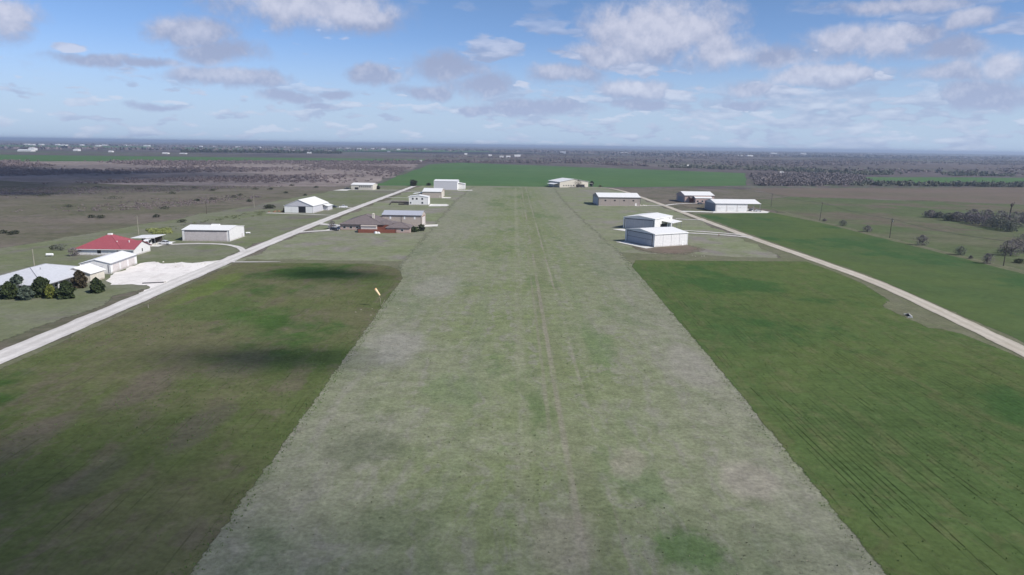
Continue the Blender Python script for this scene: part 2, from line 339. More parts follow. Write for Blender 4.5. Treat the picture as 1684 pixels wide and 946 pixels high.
M['dirt'] = ground_mat('brown_dirt', (0.165, 0.130, 0.104), (0.160, 0.140, 0.108), (0.140, 0.142, 0.090), ps=0.05, sd=(0.1, 0.2, 1), sa=0.6, fs=.8, fa=0.25)
M['road'] = ground_mat('caliche_road', (0.56, 0.53, 0.50), (0.62, 0.59, 0.555), (0.48, 0.45, 0.41), ps=0.05, sd=(0.9, 0.01, 1), sa=0.5, fs=1.2, fa=0.10, bump=.04)
M['road2'] = ground_mat('beige_road', (0.45, 0.405, 0.335), (0.50, 0.455, 0.385), (0.39, 0.34, 0.265), ps=0.05, sd=(0.9, 0.01, 1), sa=0.5, fs=1.2, fa=0.10, bump=.04)
M['apron'] = ground_mat('caliche_apron', (0.66, 0.625, 0.585), (0.74, 0.70, 0.66), (0.52, 0.47, 0.44), ps=0.06, sd=(0.25, 0.08, 1), sa=0.5, fs=.9, fa=0.10, bump=.04)
M['concrete'] = ground_mat('concrete_pad', (0.60, 0.585, 0.54), (0.66, 0.64, 0.60), (0.52, 0.50, 0.45), ps=0.2, sd=(0.4, 0.4, 1), sa=0.4, fs=2.0, fa=0.08, bump=.01)
M['rubble'] = simple('pale_limestone', (0.55, 0.52, 0.46), 0.9, var=.12)

M['white_roof_x'] = simple('white_roof_x', (0.80, 0.785, 0.75), 0.45, var=.04, ribs='x', streak=.06)
M['white_roof_y'] = simple('white_roof_y', (0.80, 0.785, 0.75), 0.45, var=.04, ribs='y', streak=.06)
M['galv_x'] = simple('galvanised_roof_x', (0.54, 0.545, 0.565), 0.55, metal=0.0, var=.05, ribs='x')
M['galv_y'] = simple('galvanised_roof_y', (0.52, 0.56, 0.66), 0.42, metal=0.25, var=.05, ribs='y')
M['blue_roof'] = simple('pale_blue_roof', (0.42, 0.43, 0.47), 0.5, var=.05, ribs='x')
M['white_wall'] = simple('white_wall', (0.72, 0.705, 0.69), 0.6, var=.04, ribs='x', ribd=.015, streak=.1)
M['white_wall_y'] = simple('white_wall_y', (0.72, 0.705, 0.69), 0.6, var=.04, ribs='y', ribd=.015, streak=.1)
M['pink_wall'] = simple('pinkish_wall', (0.58, 0.53, 0.51), 0.65, var=.05, ribs='x', ribd=.015, streak=.1)
M['tan_wall'] = simple('tan_wall', (0.44, 0.375, 0.325), 0.7, var=.06, ribs='x', ribd=.015, streak=.12)
M['taupe_wall'] = simple('taupe_wall', (0.36, 0.305, 0.27), 0.7, var=.06, ribs='x', ribd=.015, streak=.12)
M['grey_wall'] = simple('grey_wall', (0.54, 0.53, 0.56), 0.65, var=.05, ribs='x', ribd=.015, streak=.1)
M['brick'] = simple('pink_brick', (0.46, 0.345, 0.305), 0.85, var=.12, vscale=3)
M['beige'] = simple('beige_wall', (0.58, 0.535, 0.455), 0.8, var=.06)
M['red_roof'] = simple('red_roof', (0.32, 0.078, 0.092), 0.6, var=.06, ribs='x')
M['brown_roof'] = simple('shingle_roof', (0.170, 0.140, 0.135), 0.9, var=.14, vscale=2)
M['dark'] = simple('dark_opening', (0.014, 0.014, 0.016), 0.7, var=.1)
M['trim'] = simple('dark_trim', (0.085, 0.08, 0.085), 0.6, var=.1)
M['grey_trim'] = simple('grey_trim', (0.25, 0.25, 0.27), 0.6, var=.1)
M['white_trim'] = simple('white_trim', (0.78, 0.77, 0.75), 0.5, var=.03)
M['door_grey'] = simple('door_grey', (0.42, 0.42, 0.45), 0.6, var=.05, ribs='x', ribd=.02)
M['door_pink'] = simple('door_pink', (0.50, 0.455, 0.445), 0.6, var=.05, ribs='x', ribd=.02)
M['slab'] = simple('floor_slab', (0.45, 0.44, 0.41), 0.9, var=.06)
M['redwood'] = simple('redwood', (0.21, 0.070, 0.045), 0.85, var=.15, vscale=2)
M['darkwood'] = simple('dark_wood', (0.060, 0.052, 0.045), 0.9, var=.15)
M['polewood'] = simple('pole_wood', (0.085, 0.070, 0.058), 0.9, var=.15)
M['lightwood'] = simple('weathered_pole', (0.30, 0.28, 0.22), 0.9, var=.12)
M['steel'] = simple('steel', (0.42, 0.43, 0.44), 0.4, metal=.7, var=.06)
M['bark'] = simple('bark', (0.085, 0.070, 0.060), 0.95, var=.2, vscale=4)
M['rust'] = simple('rusty_scrap', (0.24, 0.13, 0.075), 0.95, var=.25, vscale=1.2)
m, t = newmat('window_glass'); t.b.inputs['Base Color'].default_value = (0.02, 0.022, 0.026, 1); t.b.inputs['Roughness'].default_value = 0.12
M['glass'] = m
def foliage(name, a, b, trans=0.0):
    m, t = newmat(name); c = ocoord(t)
    n = t.noise(c, 0.9, 4, 0.6); n2 = t.noise(c, 5.0, 3, 0.6)
    col = t.mix(t.mr(n, 0.35, 0.65), a, b); col = t.mix(t.mr(n2, 0.3, 0.8), col, tuple(k*1.5 for k in b))
    t.put(t.b.inputs['Base Color'], col); t.b.inputs['Roughness'].default_value = 1.0
    t.b.inputs['Specular IOR Level'].default_value = 0.1
    return m
M['cedar'] = foliage('cedar_foliage', (0.026, 0.038, 0.016), (0.042, 0.056, 0.024))
M['cedar_grey'] = foliage('grey_cedar_foliage', (0.050, 0.066, 0.050), (0.075, 0.094, 0.070))
M['cedar_gold'] = foliage('gold_cedar_foliage', (0.090, 0.110, 0.022), (0.130, 0.140, 0.035))
M['cedar_rust'] = foliage('rusty_cedar_foliage', (0.046, 0.040, 0.024), (0.064, 0.052, 0.032))
M['twig'] = foliage('bare_twigs', (0.125, 0.110, 0.115), (0.165, 0.145, 0.145))
M['twig_green'] = foliage('greening_twigs', (0.095, 0.105, 0.082), (0.125, 0.130, 0.105))
M['scrubtwig'] = foliage('scrub_twigs', (0.125, 0.100, 0.104), (0.155, 0.126, 0.124))
M['fartwig'] = foliage('far_woodland_twigs', (0.120, 0.100, 0.104), (0.140, 0.116, 0.116))
M['darkbush'] = foliage('dark_bush', (0.030, 0.036, 0.022), (0.048, 0.052, 0.032))
M['weed'] = foliage('yellow_weeds', (0.150, 0.180, 0.060), (0.200, 0.215, 0.080))
M['tuft'] = foliage('grass_tuft', (0.070, 0.085, 0.040), (0.110, 0.120, 0.065))
M['croptuft'] = foliage('crop_tuft', (0.060, 0.105, 0.034), (0.085, 0.125, 0.042))
M['drytuft'] = foliage('dry_tuft', (0.20, 0.18, 0.13), (0.27, 0.24, 0.18))

# ------------------------------------------------------------------ ground, fields and roads
def sheet(name, poly, mat, lvl, label=None, jit=0.6, seg=6.0, fade=3.0, unit=S):
    P = [np.array(p, float)*unit for p in poly]
    if sum(P[i][0]*P[(i+1) % len(P)][1]-P[(i+1) % len(P)][0]*P[i][1] for i in range(len(P))) < 0: P.reverse()
    out = []
    for i in range(len(P)):
        a, b = P[i], P[(i+1) % len(P)]; L = np.linalg.norm(b-a); n = max(1, min(60, int(L/seg)))
        nr = np.array([(b-a)[1], -(b-a)[0]])/max(L, 1e-6)
        for k in range(n):
            off = nr*rng.normal()*jit if (k or jit > 1) else 0
            out.append(a+(b-a)*k/n+off)
    out = np.array(out); n = len(out)
    inn = []
    for i in range(n):                                   # inner ring, offset inwards by 'fade'
        a, b, c = out[i-1], out[i], out[(i+1) % n]
        d1 = (b-a)/max(np.linalg.norm(b-a), 1e-6); d2 = (c-b)/max(np.linalg.norm(c-b), 1e-6)
        nn = np.array([-(d1+d2)[1], (d1+d2)[0]]); l = np.linalg.norm(nn)
        inn.append(b+nn/max(l, 1e-6)*fade if l > 1e-6 else b)
    z = 0.014*lvl
    me = bpy.data.meshes.new(name)
    vs = [(p[0], p[1], z) for p in out]+[(p[0], p[1], z) for p in inn]
    fs = [(i, (i+1) % n, (i+1) % n+n, i+n) for i in range(n)]+[tuple(range(n, 2*n))]
    me.from_pydata(vs, [], fs); me.update()
    at = me.attributes.new('fade', 'FLOAT', 'POINT'); at.data.foreach_set('value', [0.0]*n+[1.0]*n)
    me.materials.append(M[mat])
    o = bpy.data.objects.new(name, me); COL.objects.link(o)
    return tag(o, label, kind='structure')
me = bpy.data.meshes.new('ground')
R = 60000; nseg = 64
vs = [(0, 0, 0)]; fs = []
rad_ = [300, 900, 2500, 7000, 20000, R]
for r in rad_: vs += [(r*cos(2*pi*k/nseg), r*sin(2*pi*k/nseg), 0) for k in range(nseg)]
for k in range(nseg): fs.append((0, 1+k, 1+(k+1) % nseg))
for j in range(len(rad_)-1):
    for k in range(nseg):
        a = 1+j*nseg; b = a+nseg; fs.append((a+k, b+k, b+(k+1) % nseg, a+(k+1) % nseg))
me.from_pydata(vs, [], fs); me.update(); me.materials.append(M['ground'])
at = me.attributes.new('fade', 'FLOAT', 'POINT'); at.data.foreach_set('value', [2.0]*len(vs))
gr = bpy.data.objects.new('ground', me); COL.objects.link(gr); tag(gr, kind='structure')

def patch(name, poly, mat, lvl, core=.6, seg=3.0):
    P = [np.array(p, float)*S for p in poly]; c = sum(P)/len(P); out = []
    for i in range(len(P)):
        a, b = P[i], P[(i+1) % len(P)]; n = max(1, int(np.linalg.norm(b-a)/seg))
        out += [a+(b-a)*k/n for k in range(n)]
    out = np.array(out)
    for _ in range(3): out = (np.roll(out, 1, 0)+2*out+np.roll(out, -1, 0))/4
    a_ = sum(out[i-1][0]*out[i][1]-out[i][0]*out[i-1][1] for i in range(len(out)))
    if a_ < 0: out = out[::-1]
    n = len(out); z = .014*lvl; vs = [(*p, z) for p in out]+[(*(c+(p-c)*core), z) for p in out]+[(*c, z)]
    fs = [(i, (i+1) % n, (i+1) % n+n, i+n) for i in range(n)]+[(n+i, n+(i+1) % n, 2*n) for i in range(n)]
    me = bpy.data.meshes.new(name); me.from_pydata(vs, [], fs); me.update()
    at = me.attributes.new('fade', 'FLOAT', 'POINT'); at.data.foreach_set('value', [0.0]*n+[1.0]*(n+1))
    me.materials.append(M[mat]); o = bpy.data.objects.new(name, me); COL.objects.link(o); return tag(o, kind='structure')
def pxp(*pts): return [(G(*p)[0]/S, G(*p)[1]/S) for p in pts]
def ribbon(name, pts, w, mat, lvl, jit=.15, unit=S, seg=4.0, fade=.5):
    P = []
    for i in range(len(pts)-1):
        a, b = np.array(pts[i], float), np.array(pts[i+1], float); n = max(1, int(np.linalg.norm(b-a)/seg))
        P += [a+(b-a)*k/n for k in range(n)]
    P.append(np.array(pts[-1], float)); P = np.array(P)
    for _ in range(6): P[1:-1] = (P[:-2]+2*P[1:-1]+P[2:])/4
    n = len(P); z = 0.014*lvl; vs = []; fs = []; fd = []; lt_ = []
    for i in range(n):
        d = P[min(i+1, n-1)]-P[max(i-1, 0)]; d /= np.linalg.norm(d); nr = np.array([-d[1], d[0]])
        ww = w if not hasattr(w, '__len__') else w[0]+(w[1]-w[0])*i/(n-1)
        jl, jr = rng.normal()*jit, rng.normal()*jit
        for s_, f_ in ((ww/2+jl, 0), (ww/2-fade+jl*.5, 1), (-ww/2+fade+jr*.5, 1), (-ww/2+jr, 0)):
            q = (P[i]+nr*s_)*unit; vs.append((q[0], q[1], z)); fd.append(f_); lt_.append(s_/(ww/2))
        if i: fs += [((i-1)*4+k+1, (i-1)*4+k, i*4+k, i*4+k+1) for k in range(3)]
    me = bpy.data.meshes.new(name); me.from_pydata(vs, [], fs); me.update()
    at = me.attributes.new('fade', 'FLOAT', 'POINT'); at.data.foreach_set('value', [float(f) for f in fd])
    at = me.attributes.new('lateral', 'FLOAT', 'POINT'); at.data.foreach_set('value', [float(f) for f in lt_])
    me.materials.append(M[mat]); o = bpy.data.objects.new(name, me); COL.objects.link(o)
    return tag(o, kind='structure')
sheet('pasture', [(-900, -150), (900, -150), (900, 640), (300, 640), (-120, 640), (-900, 640)], 'pasture', 1, fade=20, jit=6, seg=60)
sheet('scrubland', [(-1500, 590), (-500, 600), (-240, 560), (-118, 610), (-165, 1290), (-200, 1480), (-803, 1120), (-1500, 1060)], 'scrub', 2, fade=14, jit=8, seg=50)
sheet('wheat_field', pxp((-300, 251), (0, 254.5), (700, 262), (705, 265.5), (0, 265.5), (-300, 262)), 'wheat', 2, fade=6, jit=2, seg=80)
sheet('wheat_field', [(-124, 604), (-60, 618), (40, 625), (120, 640), (235, 700), (300, 900), (352, 1060), (-112, 1440), (-155, 1300)], 'wheat', 4.6, fade=5, jit=2, seg=40)
sheet('stubble_field', [(215, 650), (420, 712), (900, 850), (900, 600), (369, 500), (215, 545)], 'plough', 3.5, fade=10, jit=3, seg=40)
sheet('wheat_field', pxp((1405, 291), (1900, 293), (1900, 312), (1684, 307), (1450, 304)), 'wheat', 3, fade=8, jit=3, seg=40)
sheet('wheat_field', pxp((280, 242.5), (820, 247), (835, 250), (400, 250.5), (290, 247)), 'wheat', 2, fade=20, jit=10, seg=150)
sheet('wheat_field', pxp((-50, 238.5), (260, 241), (250, 243.5), (-50, 240.5)), 'wheat', 2, fade=20, jit=10, seg=150)
sheet('east_pasture', [(150, -60), (520, -60), (430, 480), (350, 500), (215, 545), (150, 480)], 'rpast', 2, fade=8, jit=3, seg=20)
sheet('infield', [(-88, 195), (96, 200), (95, 560), (80, 640), (40, 690), (-60, 650), (-84, 640)], 'infield', 3, fade=6, jit=2, seg=12)
sheet('lawn', [(-160, 90), (-88, 90), (-88, 640), (-135, 640), (-150, 420), (-165, 300), (-175, 205)], 'lawn', 4, fade=6, jit=2, seg=12)
sheet('verge', [(-84, -60), (-26, -60), (-28, 215), (-84, 215)], 'verge', 4, fade=3, jit=1, seg=8)
sheet('verge', [(32, -60), (158, -60), (160, 400), (100, 420), (90, 232), (36, 240)], 'verge', 5, fade=3, jit=1, seg=8)
ribbon('runway', [(2, -70), (3, 88), (3, 152), (1, 260), (-2, 430), (0, 614)], 82, 'runway', 6, jit=.6, seg=6, fade=11)
sheet('crop_field', [(-81.5, -60), (-23.5, -60), (-26.0, 52), (-27.2, 100), (-29.0, 185), (-31.5, 197), (-36, 204.5), (-44, 209), (-84.6, 207), (-83.2, 170), (-81.8, 110)], 'crop_left', 7, fade=2.2, jit=.08, seg=4)
sheet('crop_field', [(28.0, -60), (86, -60), (90.5, 105), (92.0, 123), (91.6, 135), (88.6, 141), (87.6, 148), (88.2, 157), (93.5, 166), (97.5, 188), (98, 205), (96.8, 225), (60, 223.5), (39.5, 222.6), (36.0, 210), (34.9, 152), (33.8, 105), (32.2, 60)], 'crop_right', 8, fade=2.0, jit=.08, seg=4)
sheet('crop_field', [(93, -60), (156, -60), (155.5, 240), (155.5, 350), (149, 412), (120, 388), (101, 385), (101.6, 280), (104.5, 200), (98.5, 125)], 'crop_east', 8, fade=1.5, jit=.3, seg=5)
sheet('verge', [(86.2, 139), (89.6, 138), (92.3, 160), (91.5, 166), (86.5, 158)], 'verge', 9, fade=1.4, jit=.3, seg=3)
ribbon('fence_line_verge', [(160, 430), (156.8, 353), (157.6, 300), (158.0, 262), (157.5, 236), (158.5, 215), (160, 180), (160, 60)], (2.2, 5.5), 'verge', 9, jit=.3, fade=.9)
patch('bare_soil', pxp((1008, 402), (1016, 388), (1040, 392), (1110, 400), (1135, 398), (1200, 411), (1165, 426), (1080, 425), (1035, 418)), 'dirt', 9, core=.25)
patch('bare_soil', pxp((1100, 333), (1150, 335), (1168, 343), (1130, 344)), 'dirt', 9, core=.25)

ribbon('road', [(-84, -50), (-84.9, 40), (-85.3, 108), (-86.4, 162), (-88.2, 234), (-89.2, 300), (-89.3, 358), (-88.6, 440), (-87.4, 530), (-86.5, 612)], (6.2, 4.6), 'road', 12)
ribbon('road', [(84, -50), (89, 60), (94.6, 123), (99.5, 165), (101.7, 192), (100.6, 230), (98.6, 274), (97.2, 340), (96.2, 412), (94.9, 470), (93.6, 522), (91.5, 580), (87, 612), (80, 628), (70, 632), (62, 634)], (5.0, 4.0), 'road2', 12)
sheet('apron', [(-109.6, 186), (-106.4, 178), (-104.5, 174.5), (-101.5, 170.5), (-96.6, 171.8), (-92.5, 170.8), (-90.8, 169), (-88.5, 160), (-84.5, 158), (-85, 214), (-89.5, 212), (-96, 204.8), (-100, 206.5), (-103.8, 203.1), (-108, 206.5), (-110.2, 205), (-110.8, 200.5)], 'apron', 11, fade=1.0, jit=.55, seg=2.0)
ribbon('driveway', [(-124, 240), (-120, 244), (-112, 246.3), (-100, 245), (-93, 237), (-89.5, 228)], 2.6, 'road', 13.2, fade=.4)
ribbon('driveway', [(-88, 207), (-80, 207.8), (-71, 209)], (2.4, .9), 'road', 13.4, fade=.4)
ribbon('driveway', [(-127, 357), (-114, 355.5), (-100, 352), (-90, 350)], (4, 2.2), 'road', 13.7, fade=.8)
ribbon('driveway', [(-131, 546), (-120, 547), (-108, 548), (-88, 552)], (5, 2.6), 'road', 13.9, fade=.6)
ribbon('driveway', [(-88.5, 473), (-80, 472.6), (-66, 472)], 2.6, 'road', 14.2, fade=.5)
ribbon('driveway', [(-88, 540), (-72, 538), (-62, 541)], 3, 'road', 14.4, fade=.5)
ribbon('driveway', [(-88, 312), (-83, 310), (-75.5, 305)], (5, 6), 'road', 14.7, fade=.5)
ribbon('driveway', [(-90, 277), (-84, 286), (-78, 290), (-73, 290)], (3, 4), 'road', 14.9, fade=.5)
ribbon('driveway', [(-100, 392), (-90, 392)], 4, 'road', 15.2, fade=.6)
ribbon('driveway', [(76, 306), (84, 302.5), (92, 299), (99, 292)], 2.6, 'road', 15.4, fade=.4)
ribbon('driveway', [(66, 299), (75, 297), (86, 295.5), (93, 292), (99, 284)], 3.2, 'road', 15.7, fade=.4)
ribbon('driveway', [(84, 357), (92, 354), (97, 352)], 2.6, 'road', 15.9, fade=.5)
ribbon('driveway', [(76, 432), (84, 438), (95, 441)], 3.4, 'road', 16.2, fade=.5)
ribbon('driveway', [(96, 440), (104, 452), (115, 460), (124, 462)], 3.6, 'road', 16.4, fade=.5)
ribbon('driveway', [(97, 400), (103, 403), (110, 401), (118, 398)], (7, 6), 'concrete', 13, fade=.4)
def pad(pts, lvl=14, mat='concrete'): return sheet('concrete_apron', pts, mat, lvl, fade=.25, jit=.05, seg=5)
pad([(39.6, 265.2), (43.4, 266.5), (51.8, 250.8), (48.3, 248.4)])
pad([(44.2, 306.5), (48.6, 309.3), (57.5, 303.5), (52, 296)])
pad([(113, 392.6), (145.5, 396.9), (150, 405), (148.5, 413), (117, 405)])
pad([(-40.2, 313), (-34.2, 316.5), (-33.6, 308.5), (-40, 305)])
pad([(-51, 426), (-41, 427), (-38.5, 420), (-39.5, 412), (-50, 409)])
pad([(-45, 566), (-33, 566), (-33, 558), (-45, 557)])
pad([(-49, 484), (-43, 484), (-43, 474), (-49, 473)])
pad([(-136, 552), (-128, 551), (-128, 536), (-139, 536)])
pad([(-73.5, 481), (-62.5, 482), (-62.5, 495), (-73, 495)])
pad([(-134, 236), (-122, 236), (-122, 249), (-134, 249)])
pad([(-76.5, 300), (-73, 300), (-73, 290), (-79, 288)])

# ------------------------------------------------------------------ buildings
def gable(L, D, e, r, axis='x', x0=0, y0=0, z0=0):
    """walls of a gabled block: returns mesh builder"""
    if axis == 'x': f = lambda a, b: (x0+a, y0+b); A, B = L, D
    else: f = lambda a, b: (x0+L-b, y0+a); A, B = D, L       # keeps handedness
    vs = [(*f(0, 0), z0), (*f(A, 0), z0), (*f(A, B), z0), (*f(0, B), z0), (*f(0, 0), e), (*f(A, 0), e), (*f(A, B), e), (*f(0, B), e), (*f(0, B/2), r), (*f(A, B/2), r)]
    return MB().add(vs, [(3, 2, 1, 0), (0, 1, 5, 4), (2, 3, 7, 6), (1, 2, 6, 9, 5), (3, 0, 4, 8, 7), (4, 5, 9, 8), (6, 7, 8, 9)])
def gable_roof(L, D, e, r, axis='x', ov=.35, t=.14, x0=0, y0=0):
    if axis == 'x': f = lambda a, b: (x0+a, y0+b); A, B = L, D
    else: f = lambda a, b: (x0+L-b, y0+a); A, B = D, L
    sl_ = (r-e)/(B/2); m = MB(); u = 0.02+t
    q = [(-ov, -ov, e-ov*sl_), (A+ov, -ov, e-ov*sl_), (A+ov, B/2, r), (-ov, B/2, r)]
    q2 = [(A+ov, B+ov, e-ov*sl_), (-ov, B+ov, e-ov*sl_), (-ov, B/2, r), (A+ov, B/2, r)]
    for qq in (q, q2): m.slab([(*f(p[0], p[1]), p[2]+u) for p in qq], t)
    return m
def hip_roof(L, D, e, r, ov=.5, t=.16, x0=0, y0=0, run=None):
    """hip roof with the ridge along the longer side"""
    X0, X1, Y0, Y1 = x0-ov, x0+L+ov, y0-ov, y0+D+ov; u = .02+t; m = MB()
    run = run or min(X1-X0, Y1-Y0)/2
    if X1-X0 >= Y1-Y0:
        a, b = (X0+run, (Y0+Y1)/2), (X1-run, (Y0+Y1)/2)
    else: a, b = ((X0+X1)/2, Y0+run), ((X0+X1)/2, Y1-run)
    e2 = e-ov*(r-e)/run
    c = [(X0, Y0, e2+u), (X1, Y0, e2+u), (X1, Y1, e2+u), (X0, Y1, e2+u), (*a, r+u), (*b, r+u)]
    low = [(p[0], p[1], e2) for p in c[:4]]
    if X1-X0 >= Y1-Y0: top = [(0, 1, 5, 4), (1, 2, 5), (2, 3, 4, 5), (3, 0, 4)]
    else: top = [(0, 1, 4), (1, 2, 5, 4), (2, 3, 5), (3, 0, 4, 5)]
    m.add(c+low, top+[(9, 8, 7, 6)]+[(i, 6+i, 6+(i+1) % 4, (i+1) % 4) for i in range(4)])
    caps = MB()
    cor = [(0, 4), (1, 4 if X1-X0 < Y1-Y0 else 5), (2, 5), (3, 5 if X1-X0 < Y1-Y0 else 4), (4, 5)]
    for i, j in cor:
        if (Vector(c[i])-Vector(c[j])).length > .2: caps.tube([Vector(c[i])+Vector((0, 0, .03)), Vector(c[j])+Vector((0, 0, .03))], .10, 5)
    return m, caps
class B:
    def __init__(s, name, label, cat, x, y, rot=0.0, group=None):
        s.o = empty(name, (x*S, y*S, 0.0), radians(rot), label, cat, group)
    def wall(s, mb, mat, label=None): return mb.build('wall', M[mat], s.o, label)
    def roof(s, mb, mat, label=None): return mb.build('roof', M[mat], s.o, label)
    def part(s, name, mb, mat, parent=None, label=None): return mb.build(name, M[mat] if isinstance(mat, str) else mat, parent or s.o, label)
    def on(s, face, L, D, a, z, w, h, out=.05, dep=.05):
        """box lying on a wall face (front y=0, right x=L, left x=0, back y=D): centre a along it"""
        m = MB()
        if face == 'front': m.box(a-w/2, a+w/2, -out, dep, z, z+h)
        if face == 'back': m.box(a-w/2, a+w/2, D-dep, D+out, z, z+h)
        if face == 'right': m.box(L-dep, L+out, a-w/2, a+w/2, z, z+h)
        if face == 'left': m.box(-out, dep, a-w/2, a+w/2, z, z+h)
        return m
    def window(s, face, L, D, a, z, w, h, frame='white_trim'):
        f = MB(); b_ = .09
        for (da, dz, ww, hh_) in ((0, 0, w, b_), (0, h-b_, w, b_), (-(w-b_)/2, b_, b_, h-2*b_), ((w-b_)/2, b_, b_, h-2*b_)):
            k = s.on(face, L, D, a+da, z+dz, ww, hh_, .07); f.add(k.v, k.f)
        fr = f.build('window', M[frame], s.o)
        s.on(face, L, D, a, z+b_, w-2*b_, h-2*b_, .03).build('pane', M['glass'], fr)
        return fr
    def door(s, face, L, D, a, w, h, mat='door_grey', z=.02, name='door', handle=True, label=None):
        d = s.on(face, L, D, a, z, w, h, .05).build(name, M[mat], s.o, label)
        if handle: s.on(face, L, D, a+w*.4, z+1.0, .12, .12, .10).build('handle', M['steel'], d)
        return d
    def gutter(s, L, D, e, ov=.35, mat='trim', sides=('front', 'back'), sl_=.2):
        for sd in sides:
            z = e-ov*sl_
            m = MB()
            if sd == 'front': m.box(-ov, L+ov, -ov-.16, -ov-.003, z-.16, z+.06)
            if sd == 'back': m.box(-ov, L+ov, D+ov+.003, D+ov+.16, z-.16, z+.06)
            if sd == 'right': m.box(L+ov+.003, L+ov+.16, -ov, D+ov, z-.16, z+.06)
            if sd == 'left': m.box(-ov-.16, -ov-.003, -ov, D+ov, z-.16, z+.06)
            m.build('gutter', M[mat], s.o)
    def corner(s, L, D, e, mat='trim', w=.16, which=((0, 0), (1, 0), (1, 1), (0, 1))):
        for i, j in which:
            X, Y = (L if i else 0), (D if j else 0)
            MB().box(X-w/2-(.03 if not i else -.03), X+w/2+(.03 if i else -.03), Y-w/2-(.03 if not j else -.03), Y+w/2+(.03 if j else -.03), 0.01, e-.02).build('corner_trim', M[mat], s.o)
    def slab(s, L, D, m=.25): return MB().box(-m, L+m, -m, D+m, -.2, .19).build('foundation', M['slab'], s.o)

# --- 1 front right hangar (bifold door facing the runway)
def u(v): return v*S
b = B('hangar', 'nearest white hangar with grey bifold door facing the runway', 'hangar', 43.9, 268.3, -62.5)
L, D, e, r = u(17.8), u(15.6), u(4.8), u(5.9)
b.slab(L, D); b.wall(gable(L, D, e, r, 'y'), 'white_wall'); b.roof(gable_roof(L, D, e, r, 'y', .2), 'white_roof_y')
b.gutter(L, D, e, .2, 'white_trim', ('left', 'right'))
b.on('front', L, D, L/2, .10, L*.84, e*.50, .12).build('door_panel', M['door_grey'], b.o)
b.on('front', L, D, L/2, .10+e*.50+.14, L*.84, e*.36, .12).build('door_panel', M['door_grey'], b.o)
b.on('front', L, D, L/2, .10+e*.50, L*.84, .14, .05).build('door_seam', M['dark'], b.o)
for a in (L*.07, L*.93): b.on('front', L, D, a, .1, .28, e*.9, .16).build('door_jamb', M['trim'], b.o)
b.on('front', L, D, L/2, e*.9+.12, L*.88, .3, .16).build('door_header', M['trim'], b.o)
b.door('right', L, D, D*.86, 1.0, 2.1, 'white_trim'); 
for a in (D*.25, D*.5, D*.75): b.on('right', L, D, a, .2, .1, e-.5, .03).build('wall_seam', M['grey_trim'], b.o)
for a in (.9*L, .1*L): b.on('front', L, D, a, e*.72, .3, .25, .2).build('wall_lamp', M['white_trim'], b.o)
b.corner(L, D, e, 'white_trim')

# --- 2 hangar behind it, with lean-to porch
b = B('hangar', 'white hangar with lean-to porch behind the nearest hangar', 'hangar', 49.9, 311.9, -35)
L, D, e, r = u(15), u(19.5), u(5.2), u(6.2)
b.slab(L, D); b.wall(gable(L, D, e, r, 'y'), 'white_wall'); b.roof(gable_roof(L, D, e, r, 'y', .2), 'white_roof_y')
b.gutter(L, D, e, .2, 'white_trim', ('left', 'right'))
for k in range(3): b.on('front', L, D, L*(.22+.28*k), .1, L*.272, e*.84, .12).build('door_panel', M['door_grey'], b.o)
b.on('front', L, D, L/2, e*.84+.12, L*.9, .35, .2).build('door_header', M['trim'], b.o)
for a in (L*.045, L*.955): b.on('front', L, D, a, .1, .3, e*.84, .16).build('door_jamb', M['trim'], b.o)
lt = MB(); lt.slab([(L+.06, D*.40, u(3.9)), (L+u(5.2), D*.40, u(3.2)), (L+u(5.2), D*.97, u(3.2)), (L+.06, D*.97, u(3.9))], .12); b.part('porch_roof', lt, 'white_roof_x')
for yy in (D*.42, D*.68, D*.95): b.part('porch_post', MB().box(L+u(4.9), L+u(4.9)+.2, yy-.1, yy+.1, .0, u(3.12)), 'grey_trim')
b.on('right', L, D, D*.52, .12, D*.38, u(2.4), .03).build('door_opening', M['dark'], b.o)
b.window('right', L, D, D*.86, u(3.9), 1.2, .9)
b.door('right', L, D, D*.82, 1.0, 2.1, 'grey_trim')
b.corner(L, D, e, 'white_trim')

# --- 3 long tan hangar
b = B('hangar', 'long tan hangar with white roof and dark left end beside the runway', 'hangar', 53.2, 432.5, 3)
L, D, e, r = u(26), u(22), u(5.3), u(7.3)
b.slab(L, D); b.wall(gable(L, D, e, r), 'taupe_wall'); b.roof(gable_roof(L, D, e, r), 'white_roof_x'); b.gutter(L, D, e)
for k in range(4): b.window('front', L, D, L*(.16+.225*k), u(2.9), 1.3, 1.0, 'trim')
for k in range(5): b.on('front', L, D, L*(.05+.225*k), .2, .12, e-.6, .03).build('wall_seam', M['grey_trim'], b.o)
b.door('front', L, D, L*.90, 1.1, 2.1, 'white_trim'); b.corner(L, D, e)
for k in range(2): b.on('left', L, D, D*(.3+.4*k), .1, D*.39, e*.85, .1).build('door_panel', M['door_grey'], b.o)

# --- 4 building with gable end and trees, far right of the runway end
b = B('hangar_house', 'cream gable-fronted hangar house at the far right end of the runway', 'house', 41, 619.5, 24)
L, D, e, r = u(29), u(22), u(5.0), u(7.4)
b.slab(L, D); b.wall(gable(L, D, e, r, 'y'), 'beige'); b.roof(gable_roof(L, D, e, r, 'y', .7), 'white_roof_y')
for k in range(5): b.window('front', L, D, L*(.14+.085*k), u(1.2), 1.3, 1.2, 'grey_trim')
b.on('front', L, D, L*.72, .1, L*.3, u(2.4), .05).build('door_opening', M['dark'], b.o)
p = MB(); p.slab([(-u(6), u(1), u(3)), (-.03, u(1), u(3.8)), (-.03, u(14), u(3.8)), (-u(6), u(14), u(3))], .15); b.part('carport_roof', p, 'white_roof_x')
for yy in (u(1.4), u(7), u(13.6)): b.part('post', MB().box(-u(5.8), -u(5.8)+.2, yy-.1, yy+.1, 0, u(2.95)), 'grey_trim')
